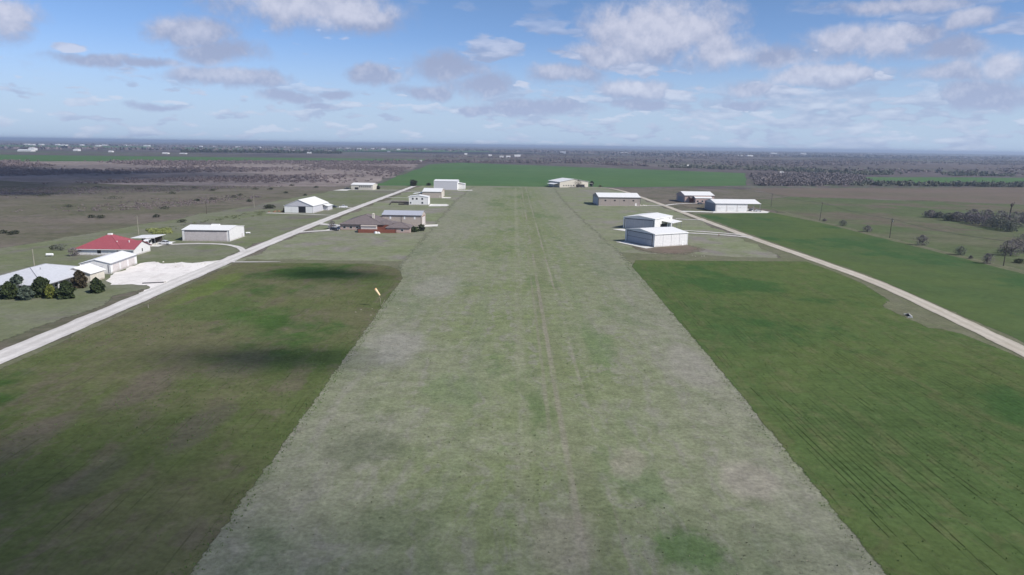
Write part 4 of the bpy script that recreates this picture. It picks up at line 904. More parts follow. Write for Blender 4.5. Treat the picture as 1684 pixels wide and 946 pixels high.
# ------------------------------------------------------------------ vehicles
def paint(name, c):
    m, t = newmat(name); t.put(t.b.inputs['Base Color'], t.mix(t.mr(t.noise(ocoord(t), 2.0, 3), .3, .7), c, tuple(k*.88 for k in c)))
    t.b.inputs['Roughness'].default_value = .3; t.b.inputs['Coat Weight'].default_value = .4; return m
PW = paint('white_paint', (.74, .74, .74)); PD = paint('dark_paint', (.03, .032, .04)); PG = paint('silver_paint', (.42, .43, .45))
M['tyre'] = simple('tyre', (.02, .02, .02), .9, var=.1)
def vehicle(kind, px, py, rot, pm, label, xy=None, group=None):
    X, Y = G(px, py) if xy is None else (xy[0]*S, xy[1]*S)
    nm = {'pickup': 'pickup_truck', 'suv': 'parked_car', 'sedan': 'parked_car', 'van': 'camper_van'}[kind]
    o = empty(nm, (X, Y, 0.06), radians(rot), label, {'pickup': 'pickup truck', 'van': 'van'}.get(kind, 'car'), group)
    def ex(prof, w0, w1=None, zt=None):
        w1 = w1 or w0; m = MB(); n = len(prof); zs = [p[1] for p in prof]; lo, hi = min(zs), max(zs)
        ww = [w0+(w1-w0)*(p[1]-lo)/(hi-lo) for p in prof]
        vs = [(p[0], -k/2, p[1]) for p, k in zip(prof, ww)]+[(p[0], k/2, p[1]) for p, k in zip(prof, ww)]
        return m.add(vs, [tuple(range(n)), tuple(range(2*n-1, n-1, -1))]+[(i, i+n, (i+1) % n+n, (i+1) % n) for i in range(n)])
    if kind == 'pickup':
        Lh, w = 2.85, 2.0
        ex([(-Lh, .45), (Lh-.1, .4), (Lh, .7), (Lh-.05, 1.1), (1.3, 1.2), (-Lh, 1.15)], w, w*.96).build('body', pm, o)
        cab = [(1.35, 1.19), (.75, 1.85), (-.75, 1.88), (-1.0, 1.19)]; 
        MB().box(-Lh+.15, -1.15, -w/2+.12, w/2-.12, 1.16, 1.17).build('cargo_bed', M['trim'], o)
    elif kind == 'van':
        Lh, w = 3.4, 2.3
        ex([(-Lh, .45), (Lh-.1, .45), (Lh, .8), (Lh-.1, 1.3), (2.3, 1.4), (-Lh, 1.4)], w, w).build('body', pm, o)
        cab = [(2.4, 1.39), (1.9, 2.5), (1.2, 2.95), (-Lh, 2.95), (-Lh, 1.39)]
    else:
        Lh, w = 2.35, 1.85; hb = 1.0 if kind == 'suv' else .85
        ex([(-Lh, .4), (Lh-.1, .35), (Lh, .6), (Lh-.1, hb-.1), (1.0, hb+.05), (-Lh+.1, hb+.05)], w, w*.95).build('body', pm, o)
        cab = [(1.05, hb+.04), (.45, hb+.62), (-1.5, hb+.66), (-2.15, hb+.04)]
    c = ex(cab, w*.92, w*.78).build('cab', pm, o)
    top = max(p[1] for p in cab); bot = min(p[1] for p in cab)
    cab2 = [(p[0]*.86+.02, bot+.12+(p[1]-bot)*.72) for p in cab]
    ex(cab2, w*.92+.02, w*.80+.02).build('side_windows', M['glass'], o)
    a, d = cab[0], cab[1]
    q = [(a[0]+.02, -w*.42, a[1]+.06), (a[0]+.02, w*.42, a[1]+.06), (d[0]+.05, w*.36, d[1]-.06), (d[0]+.05, -w*.36, d[1]-.06)]
    MB().add(q+[(p[0]-.03, p[1], p[2]) for p in q], [(0, 1, 2, 3), (7, 6, 5, 4), (0, 4, 5, 1), (1, 5, 6, 2), (2, 6, 7, 3), (3, 7, 4, 0)]).build('windscreen', M['glass'], o)
    wm = None
    for sx in (Lh*.62, -Lh*.6):
        for sy in (-1, 1):
            if wm is None:
                wh = MB().tube([(0, -.13, 0), (0, .13, 0)], .38, 14).build('wheel', M['tyre'], o); rm = MB().tube([(0, -.145, 0), (0, .145, 0)], .2, 10).build('rim', M['steel'], wh); wm = wh
            else:
                wh = wm.copy(); COL.objects.link(wh); wh.parent = o; r2 = rm.copy(); COL.objects.link(r2); r2.parent = wh
            wh.location = (sx, sy*(w/2-.1), .38)
    for sy in (-1, 1): MB().box(Lh-.06, Lh+.03, sy*w*.36-.16, sy*w*.36+.16, .66, .84).build('headlight', M['white_trim'], o)
    for sy in (-1, 1): MB().box(-Lh-.03, -Lh+.05, sy*w*.42-.07, sy*w*.42+.07, .75, 1.0).build('tail_light', M['redwood'], o)
    return o
vehicle('van', 247, 411, -75, PW, 'tall white camper van at the near corner of the carport', xy=(-126.2, 236.8))
vehicle('pickup', 266, 405, -12, PW, 'white pickup parked at the right end of the carport', xy=(-122.4, 241.5))
vehicle('sedan', 0, 0, -80, PD, 'dark car in the shade beneath the carport roof', xy=(-129.6, 241.5))
vehicle('suv', 0, 0, -20, PD, 'dark car on the gravel beside the brown shingle-roofed house', xy=(-74.6, 288.4))
vehicle('pickup', 0, 0, 15, PG, 'silver pickup in the drive left of the brown shingle-roofed house', xy=(-77.0, 296.5))
vehicle('suv', 551, 342, 10, PD, 'dark car parked by the road right of the gabled barn', xy=(-101.2, 392.5))
vehicle('pickup', 563, 342, 8, PW, 'white pickup parked beside the dark car near the barn', xy=(-96.3, 393.3))
vehicle('pickup', 0, 0, -85, PW, 'white pickup in the open bay of the long white garage', xy=(140.4, 409.0))
vehicle('sedan', 0, 0, 0, PW, 'white car beneath the open bay, right end of long garage', xy=(143.0, 405.2))
vehicle('suv', 0, 0, 60, PW, 'white car standing before the brick building wing', xy=(129.5, 460.0))
vehicle('sedan', 0, 0, 20, PD, 'dark car left of the white car at the brick building', xy=(122.5, 455.0))
vehicle('suv', 0, 0, 20, PD, 'dark car under the porch of the cream hangar house', xy=(62.5, 625.5))
vehicle('pickup', 0, 0, 0, PD, 'dark pickup left of the low far-left ranch house', xy=(-131.5, 552))
vehicle('pickup', 0, 0, 0, PG, 'grey pickup beside the plain pale hangar at the road end', xy=(-70.5, 566))

# ------------------------------------------------------------------ small things
def tank(px, py, label, s=1.0):
    X, Y = G(px, py); o = empty('propane_tank', (X, Y, 0), 0.2, label, 'tank', 'white propane tanks')
    MB().tube([(-1.3*s, 0, .75*s), (-1.15*s, 0, .75*s), (1.15*s, 0, .75*s), (1.3*s, 0, .75*s)], [.25*s, .5*s, .5*s, .25*s], 12).build('tank', M['white_trim'], o)
    for xx in (-.8, .8): MB().box(xx*s-.1, xx*s+.1, -.3*s, .3*s, 0, .4*s).build('leg', M['grey_trim'], o)
    MB().tube([(0, 0, 1.2*s), (0, 0, 1.45*s)], .12*s, 8).build('valve_cap', M['grey_trim'], o)
tank(82, 422, 'white propane tank in the grass behind the galvanised roof'); tank(408, 385, 'small white propane tank right of the low white hangar', .8)
def rubble(px, py, n, sp, label, mat='rubble', name='rubble_heap', hs=.8, cat='heap'):
    X, Y = G(px, py); mb = MB()
    for k in range(n):
        a = random.uniform(-sp, sp); c = random.uniform(-sp*.5, sp*.5); r = hs*random.uniform(.5, 1.2)
        base = [(a+r*1.3*cos(t_)*random.uniform(.7, 1.2), c+r*sin(t_)*random.uniform(.7, 1.2), 0) for t_ in [i*pi/3.5 for i in range(7)]]
        mid = [(p[0]*.6+a*.4, p[1]*.6+c*.4, r*random.uniform(.5, .9)) for p in base]
        mb.add(base+mid+[(a, c, r*random.uniform(.8, 1.1))], [(i, (i+1) % 7, 7+(i+1) % 7, 7+i) for i in range(7)]+[(7+i, 7+(i+1) % 7, 14) for i in range(7)])
    o = mb.build(name, M[mat], loc=(X, Y, 0.02)); return tag(o, label, cat)
rubble(1039, 338, 5, 2.6, 'white rubble pile at right corner of the long tan hangar'); rubble(1053, 338.5, 9, 4.5, 'larger white rubble pile between the tan hangar and the road')
rubble(459, 349, 14, 6, 'rusty brown scrap pile left of the gabled barn', 'rust', 'scrap_pile', 1.1)
rubble(623, 384, 3, 1.6, 'small white tarp heap before the red-brown fence', 'white_trim', 'tarp_heap', .8)
rubble(1148, 421, 4, 3.5, 'flat pale stones on the bare soil near the nearest hangar', 'rubble', 'stone_heap', .28)
rubble(1247, 347.5, 4, 3.0, 'white rocks beyond the right end of the long garage', 'rubble', 'stone_heap', .6)
rubble(300, 436, 12, 12, 'low pale spoil ridge along the back of the yard', 'rubble', 'spoil_ridge', .5, 'spoil')
# culvert at the right road
X, Y = G(1496, 521); cu = empty('culvert', (X, Y, 0), radians(75), 'concrete culvert headwall in the ditch beside the right road', 'culvert')
MB().box(-1.7, 1.7, -.2, .2, 0, .6).build('headwall', M['slab'], cu)
ring = MB(); ring.tube([(0.2, .21, .42), (0.2, .6, .42)], .42, 14).build('pipe_mouth', M['dark'], cu)
MB().box(-2.0, -1.7, -.2, 1.0, 0, .4).build('wing_wall', M['slab'], cu); MB().box(1.7, 2.0, -.2, 1.0, 0, .4).build('wing_wall', M['slab'], cu)
X, Y = G(253, 466.5); o = empty('culvert', (X, Y, 0), radians(20), 'small dark culvert pipe under the yard entrance', 'culvert')
MB().tube([(-3.2, 0, .18), (3.2, 0, .18)], .3, 10).build('pipe', M['trim'], o); MB().box(2.9, 3.4, -.7, .7, 0, .5).build('headwall', M['rubble'], o)
X, Y = G(244, 507); o = MB().box(X-.08, X+.08, Y-.08, Y+.08, 0, 1.0).build('marker_post', M['lightwood']); tag(o, 'short pale marker post in the crop beside the left road', 'post')
X, Y = G(1182, 389); o = empty('mailbox', (X, Y, 0), 0, 'small reddish mailbox at the hangar driveway', 'mailbox')
MB().box(-.1, .1, -.1, .1, 0, 1.0).build('post', M['redwood'], o); MB().tube([(0, -.35, 1.2), (0, .35, 1.2)], .25, 10).build('box', M['brick'], o)

# ------------------------------------------------------------------ trees and shrubs
def limbs(mb, base, h, n, spread, r0, depth=2):
    tops = []
    for k in range(n):
        a = 2*pi*k/n+random.uniform(-.4, .4); s_ = h*random.uniform(.12, .42)
        p0 = Vector(base)+Vector((0, 0, s_)); L_ = h*random.uniform(.4, .62)
        d = Vector((cos(a)*spread, sin(a)*spread, random.uniform(.6, 1.2))).normalized()
        p1 = p0+d*L_*.55; p2 = p1+(d+Vector((random.uniform(-.4, .4), random.uniform(-.4, .4), .1))).normalized()*L_*.5
        mb.tube([p0, p1, p2], [r0*.5, r0*.32, r0*.12], 5, cap=False); tops += [p1, p2]
        if depth > 1:
            for j in range(2):
                q = p1.lerp(p2, random.uniform(0, .8)); e_ = (d+Vector((random.uniform(-1, 1), random.uniform(-1, 1), random.uniform(-.1, .6)))).normalized()
                mb.tube([q, q+e_*L_*.45], [r0*.2, r0*.07], 4, cap=False); tops.append(q+e_*L_*.45)
    return tops
def cedar(px, py, h, w, mat, label, lean=0):
    h *= .90; w *= .86
    X, Y = G(px, py); o = empty('cedar_tree', (X, Y, 0), random.uniform(0, 6), label, 'tree', 'rounded cedars in front of the ranch house')
    mb = MB(); mb.tube([(0, 0, 0), (0, 0, h*.35), (0, 0, h*.8)], [.16, .12, .04], 7); limbs(mb, (0, 0, 0), h, 5, 1.0, .12, 1); mb.build('trunk', M['bark'], o)
    n = 2600; z_ = rng.random(n)**.85
    lob = 1+.16*np.sin(z_*17+rng.random())
    prof = np.sin(np.clip(z_*.86+.14, 0, 1)*pi)**.5*(1-.45*z_**1.6)
    th = rng.random(n)*2*pi; rr = (0.55+.45*rng.random(n)**.5)*(1+.20*np.sin(th*3+z_*6)+.14*np.sin(th*7+z_*15))*lob
    C = np.stack([np.cos(th)*rr*prof*w/2, np.sin(th)*rr*prof*w/2, .12+z_*h*.97+rng.normal(size=n)*.08], 1)
    quads('crown', leaf_quads(C, .17), M[mat], o); return o
cedar(160, 481.5, 4.8, 4.3, 'cedar', 'dark cedar standing alone rightmost, before the garage wing')
cedar(132, 473.5, 6.0, 4.7, 'cedar_rust', 'tall rust-brown cedar hiding the porch corner')
cedar(110, 491, 5.6, 5.0, 'cedar', 'pointed green cedar, second from the right in the front row')
cedar(84, 490.5, 4.2, 3.3, 'cedar_gold', 'small yellow-green cedar between two darker ones')
cedar(69, 488, 6.4, 6.4, 'cedar', 'broad dark cedar behind the yellow-green one')
cedar(43, 493, 4.4, 4.4, 'cedar_grey', 'low olive cedar nearest the lawn, in front of the blue-grey one')
cedar(31, 485, 6.6, 5.0, 'cedar_grey', 'blue-grey cedar rising tallest at the left end')
cedar(16, 491, 5.2, 5.4, 'cedar', 'dark brownish cedar leftmost in the row')

def bare(px, py, h, w, label, group=None, mat='twig', dens=520, name='bare_tree', xy=None, trunks=1, quad=.30, asp=.16, rx=None):
    X, Y = G(px, py) if xy is None else xy
    o = empty(name, (X, Y, 0), random.uniform(0, 6), label, 'tree' if 'tree' in name else 'bush', group)
    mb = MB(); tops = []
    for k in range(trunks):
        ox, oy = (0, 0) if trunks == 1 else (random.uniform(-.25, .25)*w, random.uniform(-.25, .25)*w)
        mb.tube([(ox, oy, 0), (ox+.1, oy, h*.3), (ox+.15, oy+.1, h*.7)], [.04*h, .03*h, .01*h], 6)
        tops += limbs(mb, (ox, oy, 0), h, 5, w/h*1.1, .05*h, 2)
    mb.build('trunk', M['bark'], o)
    n = dens; th = rng.random(n)*2*pi; ph = rng.random(n); rr = (rng.random(n))**.42*(1+.22*np.sin(th*3)+.15*np.sin(th*5+1))
    zc = h*(.04+.96*ph); pr = np.sin(np.clip(ph*.86+.14, 0, 1)*pi)**.55
    C = np.stack([np.cos(th)*rr*pr*w/2, np.sin(th)*rr*pr*w/2, zc], 1)
    T_ = np.array([tuple(p) for p in tops]); k = n//5; C[:k] = T_[rng.integers(0, len(T_), k)]*1.0+rng.normal(size=(k, 3))*w*.09
    C[:, 2] = np.clip(C[:, 2], .1, h*1.02)
    quads('crown', leaf_quads(C, quad, asp), M[mat], o); return o
# trees along the fence line on the right
bare(1386, 372, 3.6, 4.2, 'first small bare tree along the fence line, right of the tall pole', mat='twig_green')
bare(1426, 382, 3.6, 5.0, 'low bare tree on the fence line, left of the transformer pole', dens=600)
bare(1516, 404, 5.0, 5.6, 'wide bare tree on the fence line, right of the transformer pole', dens=700)
bare(1579, 420, 4.0, 5.0, 'bushy bare tree on the fence line between two poles', dens=600, mat='twig_green')
bare(1596, 426, 1.4, 1.6, 'tiny shrub in the pale verge of the fence line', dens=120, name='shrub')
bare(1623, 434, 4.2, 4.0, 'slim bare tree just left of the rightmost pole', dens=480)
bare(1356, 364, 1.6, 3.2, 'low shrub at the foot of the tall dark pole', dens=260, name='shrub')
bare(1662, 421, 7.0, 9.5, 'large grey bare tree right of the nearest pole', dens=1300)
bare(1684, 415, 8.5, 11, 'large grey bare tree cut by the right edge of the photo', dens=1500)
bare(1654, 417, 3.0, 7.0, 'dark low bush behind the nearest pole', mat='darkbush', dens=500, name='shrub')
bare(1676, 433, 1.8, 4.2, 'dark flat bush in the verge at the right edge', mat='darkbush', dens=420, name='shrub')
GT = 'leafless trees of the thicket in the east pasture'; LT = 'grey leafless tree standing in the thicket of the east pasture'
for i, (px, py, h, w, mt) in enumerate([(1530, 358, 6.4, 9, 'twig'), (1545, 359, 5.2, 6.5, 'twig_green'), (1560, 363, 6.4, 7.5, 'twig_green'), (1573, 364, 7.8, 8.5, 'twig'), (1590, 366, 8, 8, 'twig'), (1604, 369, 8.6, 9.5, 'twig'), (1620, 372, 9, 9.5, 'twig'),
                                        (1632, 375, 8.2, 9, 'twig_green'), (1645, 378, 8.6, 9, 'twig_green'), (1660, 381, 7.6, 8.5, 'twig_green'), (1600, 362, 9, 10, 'twig'), (1622, 364, 9.5, 10, 'twig'), (1645, 367, 10, 11, 'twig'), (1668, 370, 10.5, 11, 'twig'), (1690, 374, 10, 10, 'twig'), (1690, 366, 10, 11, 'twig')]):
    h *= .78; bare(px, py, h, w, 'rounded bare bush standing apart at the left end of the thicket' if i == 0 else LT, GT if i else None, mt, 900, quad=.42, asp=.2)
X, Y = G(1659, 362); o = empty('dead_tree', (X, Y, 0), 0, 'dark dead snag rising above the thicket', 'tree')
mb = MB(); mb.tube([(0, 0, 0), (.3, 0, 6), (.5, 0, 11.5)], [.5, .38, .2], 7); mb.tube([(.4, 0, 8.5), (1.5, 0, 10), (1.9, 0, 12.2)], [.35, .25, .1], 6); mb.tube([(.4, 0, 9), (-.5, .2, 10.4)], [.3, .1], 6); mb.tube([(.45, 0, 9.4), (.6, .1, 10.8)], [.75, .4], 7); mb.build('trunk', M['darkwood'], o)
# shrubs and trees by the houses
bare(680, 306.5, 6.8, 6.2, 'round dark evergreen at the far end of the left road', mat='darkbush', dens=1500, name='evergreen_tree', quad=.3, asp=.8)
bare(951, 309, 8.5, 9.5, 'reddish bare tree in front of the cream hangar house', mat='cedar_rust', dens=900)
bare(973, 307, 6.0, 4.0, 'dark evergreen at the right corner of the cream hangar house', mat='darkbush', dens=600, name='evergreen_tree', quad=.3, asp=.8)
bare(987, 308.4, 2.4, 6.0, 'low brown hedge right of the cream hangar house', mat='cedar_rust', dens=320, name='shrub')
bare(546, 377, 4.4, 4.0, 'small grey bare tree in the drive of the brick house', dens=400)
bare(681, 381.5, 2.6, 5.0, 'green shrub before the large tan workshop', mat='cedar', dens=600, name='shrub', quad=.22, asp=.8)
bare(693, 380, 3.4, 3.4, 'dark shrub at the right corner of the large tan workshop', mat='darkbush', dens=600, name='shrub', quad=.22, asp=.8)
bare(530, 343.5, 4.5, 3.6, 'dark evergreen at the back corner of the gabled barn', mat='darkbush', dens=500, name='evergreen_tree', quad=.3, asp=.8)
bare(622, 311.5, 3.4, 4.0, 'dark bush at the right end of the low far-left house', mat='darkbush', dens=400, name='shrub', quad=.3, asp=.8)
bare(443, 343, 2.6, 8.0, 'dark low brush left of the rusty scrap pile', mat='darkbush', dens=420, name='shrub', quad=.3, asp=.7)
bare(705, 305.5, 3.0, 5.0, 'green bush left of the plain pale hangar', mat='cedar', dens=400, name='shrub', quad=.3, asp=.8)
bare(122, 421, 3.2, 4.5, 'grey brush at the left corner of the red-roofed house', dens=420, name='shrub')
bare(100, 412, 2.6, 6.0, 'grey thin brush between pole and red-roofed house', dens=360, name='shrub', mat='twig_green')
for i, (px, py, w_) in enumerate([(70, 322, 16), (188, 327, 16), (113, 341, 8), (283, 319, 9), (352, 329, 10), (271, 344, 8), (257, 357.5, 5), (150, 358.5, 5), (166, 359, 6), (25, 385, 5), (18, 386, 4), (90, 410, 4), (6, 384, 5), (300, 366, 6), (160, 309, 9), (385, 325, 7), (320, 310, 9), (420, 312, 8),
                                  (395, 322, 6), (445, 312, 7), (470, 318, 6), (410, 332, 5), (325, 331, 5), (480, 306, 7), (520, 309, 6), (502, 322, 4), (350, 314, 7), (230, 312, 9)]):
    bare(px, py, min(1.7, .38*w_), w_*.9, 'low dark mesquite clump out in the brown left pasture', 'low mesquite clumps in the left pasture', 'darkbush', 150, 'mesquite_bush', quad=.30, asp=.4)

# ------------------------------------------------------------------ masses nobody could count
def inpoly(P, poly):
    x_, y_ = P[:, 0], P[:, 1]; c = np.zeros(len(P), bool); n = len(poly)
    for i in range(n):
        x1, y1 = poly[i]; x2, y2 = poly[(i+1) % n]
        if y1 == y2: continue
        k = ((y1 > y_) != (y2 > y_)) & (x_ < (x2-x1)*(y_-y1)/(y2-y1)+x1); c ^= k
    return c
def scatter(poly, n, clump=None):
    poly = np.array(poly, float); lo, hi = poly.min(0), poly.max(0); out = np.zeros((0, 2))
    while len(out) < n:
        P = lo+(hi-lo)*rng.random((n, 2))
        if clump:
            f = np.sin(P[:, 0]/clump*1.3+np.sin(P[:, 1]/clump*.7)*2)+np.sin(P[:, 1]/clump*.9+np.sin(P[:, 0]/clump*.5)*2)+rng.normal(size=n)*.6
            P = P[f > .2]
        out = np.vstack([out, P[inpoly(P, poly)]])
    return out[:n]
def brush(name, P, h, w, q, size, asp, mat, label, cat):
    n = len(P); hh_ = h*(.55+.9*rng.random(n)**2); ww = w*(.6+.8*rng.random(n))
    idx = np.repeat(np.arange(n), q); N = len(idx)
    d = rng.normal(size=(N, 3)); d /= np.linalg.norm(d, axis=1)[:, None]; d *= (rng.random(N)**.4)[:, None]
    C = np.stack([P[idx, 0]+d[:, 0]*ww[idx]/2, P[idx, 1]+d[:, 1]*ww[idx]/2, np.abs(hh_[idx]*(.5+.5*d[:, 2]))+.05], 1)
    o = quads(name, leaf_quads(C, size, asp), M[mat]); return tag(o, label, cat, kind='stuff')
pz = lambda *p: [G(*q) for q in p]
brush('scrub_brush', scatter(pz((0, 272), (690, 268), (640, 296), (560, 302), (300, 300), (0, 306)), 3400, 70), 2.3, 4.6, 22, .55, .5, 'scrubtwig', 'grey-brown mesquite scrub covering the plain behind the left houses', 'scrub')
brush('scrub_brush', scatter(pz((-150, 268), (0, 268), (0, 300), (-150, 300)), 900, 70), 2.6, 5.0, 18, .62, .5, 'scrubtwig', 'mesquite scrub at the far left edge of the plain', 'scrub')
brush('scrub_brush', scatter(pz((0, 264.5), (700, 265.5), (690, 270), (0, 274)), 2600, 70), 3.2, 6.5, 12, .9, .6, 'scrubtwig', 'darker line of scrub along the near edge of the far wheat strip', 'scrub')
brush('pasture_scrub', scatter(pz((0, 308), (470, 306), (430, 326), (250, 345), (0, 352)), 1100, 45), .9, 3.2, 14, .28, .5, 'scrubtwig', 'fine grey-brown scrub thinly covering the left pasture', 'scrub')
brush('woods', scatter(pz((1236, 289), (1400, 290), (1440, 303.5), (1330, 307), (1243, 306)), 1000), 6.5, 8, 30, .9, .45, 'twig', 'purple-grey leafless wood at the right end of the wheat field', 'woods')
brush('tree_line', scatter(pz((1400, 302.5), (1700, 305.5), (1900, 308), (1900, 310.5), (1700, 308.5), (1400, 305.5)), 360), 5.0, 8, 40, .9, .6, 'twig_green', 'greenish tree line along the front of the right wheat strip', 'trees')
brush('tree_line', scatter(pz((1080, 275.5), (1260, 281), (1400, 288), (1900, 293), (1900, 290.5), (1400, 285), (1230, 276), (1080, 273.5)), 560, 40), 6.5, 11, 24, 1.3, .6, 'twig_green', 'tree line along the back of the right wheat fields', 'trees')
brush('tree_line', scatter(pz((600, 266.5), (760, 264.5), (950, 268), (1080, 273.5), (1080, 275), (940, 270), (760, 267.5), (600, 268.5)), 420, 40), 5.0, 9, 20, 1.3, .6, 'scrubtwig', 'dark tree line along the back of the middle wheat field', 'trees')
brush('tree_line', scatter(pz((300, 250), (400, 250.6), (560, 252), (560, 253), (400, 251.6), (300, 250.8)), 420), 9, 15, 14, 2.6, .7, 'darkbush', 'dark windbreak line far off in the left plain', 'trees')
brush('woodland', scatter(pz((690, 256), (900, 254), (1250, 258), (1900, 264), (1900, 289), (1420, 284), (1230, 275), (1000, 268), (770, 264)), 4200, 160), 3.2, 15, 10, 1.8, .6, 'fartwig', 'brown leafless woodland stretching to the right horizon', 'woods')
brush('woodland', scatter(pz((-200, 234), (300, 240), (840, 247.5), (1300, 251), (1900, 259), (1900, 264), (1250, 258), (700, 254), (300, 248), (-200, 243)), 3600, 600), 6, 60, 8, 7, .5, 'fartwig', 'dark woodland belts just below the horizon', 'woods')
brush('weeds', scatter(pz((240, 378), (280, 377), (283, 384), (252, 386)), 200), .9, 2.0, 16, .3, .4, 'weed', 'bright yellow-green weeds behind the carport', 'weeds')
brush('weeds', scatter(pz((280, 374), (400, 352), (440, 347), (430, 356), (330, 368), (290, 384)), 70, 20), .6, 2.4, 12, .25, .4, 'tuft', 'scattered green weeds along the pasture edge', 'weeds')
# grass tufts close to the camera
def tufts(name, poly, n, h, mat, label, q=5, rowdir=None, clump=None):
    P = scatter([(a*S, c*S) for a, c in poly], n, clump)
    if rowdir: P[:, 0] = np.round((P[:, 0]-.045*P[:, 1])/rowdir)*rowdir+.045*P[:, 1]+rng.normal(size=n)*.05
    idx = np.repeat(np.arange(n), q); N = len(idx); th = rng.random(N)*2*pi; s_ = h*(.5+rng.random(n)**2)[idx]
    c0 = np.stack([P[idx, 0]+rng.normal(size=N)*h*.5, P[idx, 1]+rng.normal(size=N)*h*.5, np.full(N, .07)], 1)
    wv = np.stack([np.cos(th), np.sin(th), 0*th], 1)*(s_*.38)[:, None]; up = np.stack([np.sin(th)*.5*s_, -np.cos(th)*.5*s_, s_], 1)
    o = quads(name, np.stack([c0-wv, c0+wv, c0+wv*.4+up, c0-wv*.4+up], 1), M[mat]); return tag(o, label, 'grass', kind='stuff')
RW = [(-26, 40), (33, 40), (35, 200), (-29, 200)]
tufts('grass_tufts', RW, 1500, .12, 'tuft', 'darker grass tufts dotted over the mown runway', 3, clump=9)
tufts('dry_grass_tufts', RW, 2200, .10, 'drytuft', 'pale dry grass tufts scattered over the runway', 3, clump=9)
tufts('crop_plants', [(-80, 60), (-28, 40), (-29.5, 170), (-82, 170)], 5000, .15, 'croptuft', 'young crop plants in the dark field left of the runway', 3, clump=11)
tufts('crop_plants', [(34.5, 40), (75, 40), (88, 120), (88, 170), (36, 170)], 3500, .12, 'croptuft', 'young crop plants in the green field right of the runway', 3, clump=11)
tufts('edge_growth', [(-28.0, 40), (-25.6, 40), (-28.2, 170), (-30.2, 170)], 2200, .12, 'croptuft', 'ragged weeds along the left runway edge', 3)
tufts('edge_growth', [(31.4, 45), (33.4, 45), (35.9, 150), (36.4, 215), (35.0, 215), (34.0, 120)], 1300, .11, 'croptuft', 'ragged weeds along the right runway edge', 3)
# furrows: narrow strips of bare soil between the crop rows
def furrows(name, poly, n, slope, mat, label):
    P = scatter([(a*S, c*S) for a, c in poly], n, 14); V = []
    for (x_, y_) in P:
        row = round((x_-slope*y_)/.95)*.95; w_ = random.uniform(.02, .055); L_ = random.uniform(2, 14)*max(.6, 1.3-abs(y_-80)/160); k = max(2, int(L_/1.2)); last = None
        for i in range(k):
            ya, yb = y_+L_*i/k, y_+L_*(i+1)/k
            wa, wb = w_*(.5+.9*random.random()), w_*(.5+.9*random.random())
            if last is not None: wa = last
            last = wb
            if random.random() < .12: continue
            xa, xb = row+slope*ya, row+slope*yb
            V.append([(xa-wa, ya, .112), (xa+wa, ya, .112), (xb+wb, yb, .112), (xb-wb, yb, .112)])
    o = quads(name, np.array(V), M[mat]); return tag(o, label, 'furrow', kind='stuff')
M['soil'] = simple('bare_furrow_soil', (0.042, 0.066, 0.028), 1.0, var=.2, spec=0)
furrows('furrows', [(36, 40), (75, 40), (88, 120), (88, 170), (38, 190)], 1400, -.02, 'soil', 'dark furrow lines between the crop rows right of the runway')



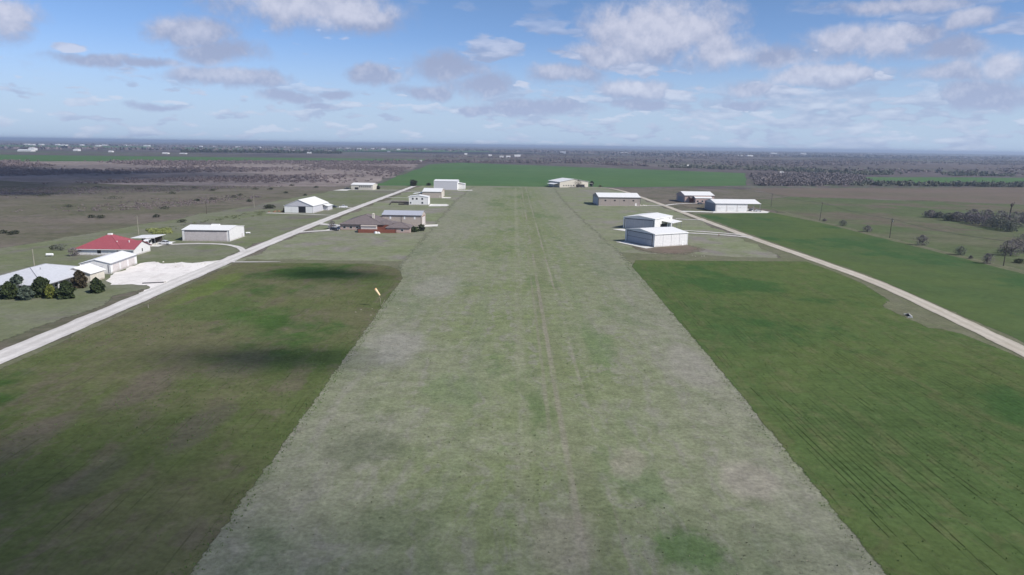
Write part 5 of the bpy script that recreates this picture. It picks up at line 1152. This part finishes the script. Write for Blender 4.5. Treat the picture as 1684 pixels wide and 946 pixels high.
# ------------------------------------------------------------------ fair-weather clouds above the plain (they cast the soft shadows)
def cloud(gx, gy, rx, ry, dens, label, alt=900, seed=1, rot=0):
    """a cloud whose shadow falls at ground point gx, gy"""
    k = alt/sv.z; cx_, cy_ = gx*S+sv.x*k, gy*S+sv.y*k
    import bmesh
    from mathutils import noise
    bm = bmesh.new(); bmesh.ops.create_icosphere(bm, subdivisions=5, radius=1)
    for v_ in bm.verts:
        p = v_.co.copy(); q = p*1.6+Vector((seed*7.1, seed*3.3, seed))
        f_ = 1+.30*noise.noise(q)+.16*noise.noise(q*2.3)+.07*noise.noise(q*5)
        if p.z < 0: p.z *= .35
        v_.co = Vector((p.x*f_*rx*S, p.y*f_*ry*S, p.z*f_*min(rx, ry)*S*.45))
    me = bpy.data.meshes.new('cloud'); bm.to_mesh(me); bm.free(); me.polygons.foreach_set('use_smooth', [True]*len(me.polygons))
    m, t = newmat('cloud_vapour_%d' % seed); c = ocoord(t)
    t.put(t.b.inputs['Base Color'], (.85, .85, .87)); t.b.inputs['Roughness'].default_value = 1
    d = t.vec('LENGTH', t.vec('MULTIPLY', c, (1/(rx*S), 1/(ry*S), 0)))
    n = t.noise(c, 2.6/(min(rx, ry)*S), 6, 0.6)
    a = t.mr(t.math('ADD', d, t.math('MULTIPLY', t.math('SUBTRACT', n, .5), 1.5)), 0.15, 1.05, dens, 0.0)
    t.put(t.b.inputs['Alpha'], a)
    me.materials.append(m); o = bpy.data.objects.new('cloud', me); COL.objects.link(o); o.location = (cx_, cy_, alt); o.rotation_euler = (0, 0, radians(rot))
    return tag(o, label, 'cloud')
cloud(-62, 48, 62, 52, .48, 'soft grey cloud above and behind the camera, shading the near left field', 900, 1)
cloud(-10, 34, 80, 40, .32, 'thin wisp of cloud above and behind the camera', 960, 2)
cloud(-500, 660, 300, 330, .80, 'larger cloud high over the scrub on the left', 900, 3)
cloud(-42, 112, 26, 9, .55, 'small cloud fragment over the left field', 860, 5)
cloud(-50, 190, 22, 12, .55, 'small cloud fragment beyond the left field', 860, 6)
fx, fy = G(1400, 259)
cloud(fx/S, fy/S, 1000, 230, .8, 'long cloud bank far out over the right woodland', 1900, 7)
fx, fy = G(760, 251.5)
cloud(fx/S, fy/S, 1000, 380, .7, 'distant cloud high over the woodland beyond the runway', 1900, 8)

# ------------------------------------------------------------------ haze
hz = MB().box(-59000, 59000, -3000, 59000, -1.0, 60.0).build('haze', None); tag(hz, kind='stuff')
m = bpy.data.materials.new('haze'); m.use_nodes = True; nt = m.node_tree; nt.nodes.clear()
v = nt.nodes.new('ShaderNodeVolumePrincipled'); v.inputs['Color'].default_value = (.64, .76, .95, 1); v.inputs['Density'].default_value = 1.15e-4; v.inputs['Anisotropy'].default_value = .2
oo = nt.nodes.new('ShaderNodeOutputMaterial'); nt.links.new(v.outputs[0], oo.inputs['Volume']); hz.data.materials.append(m)
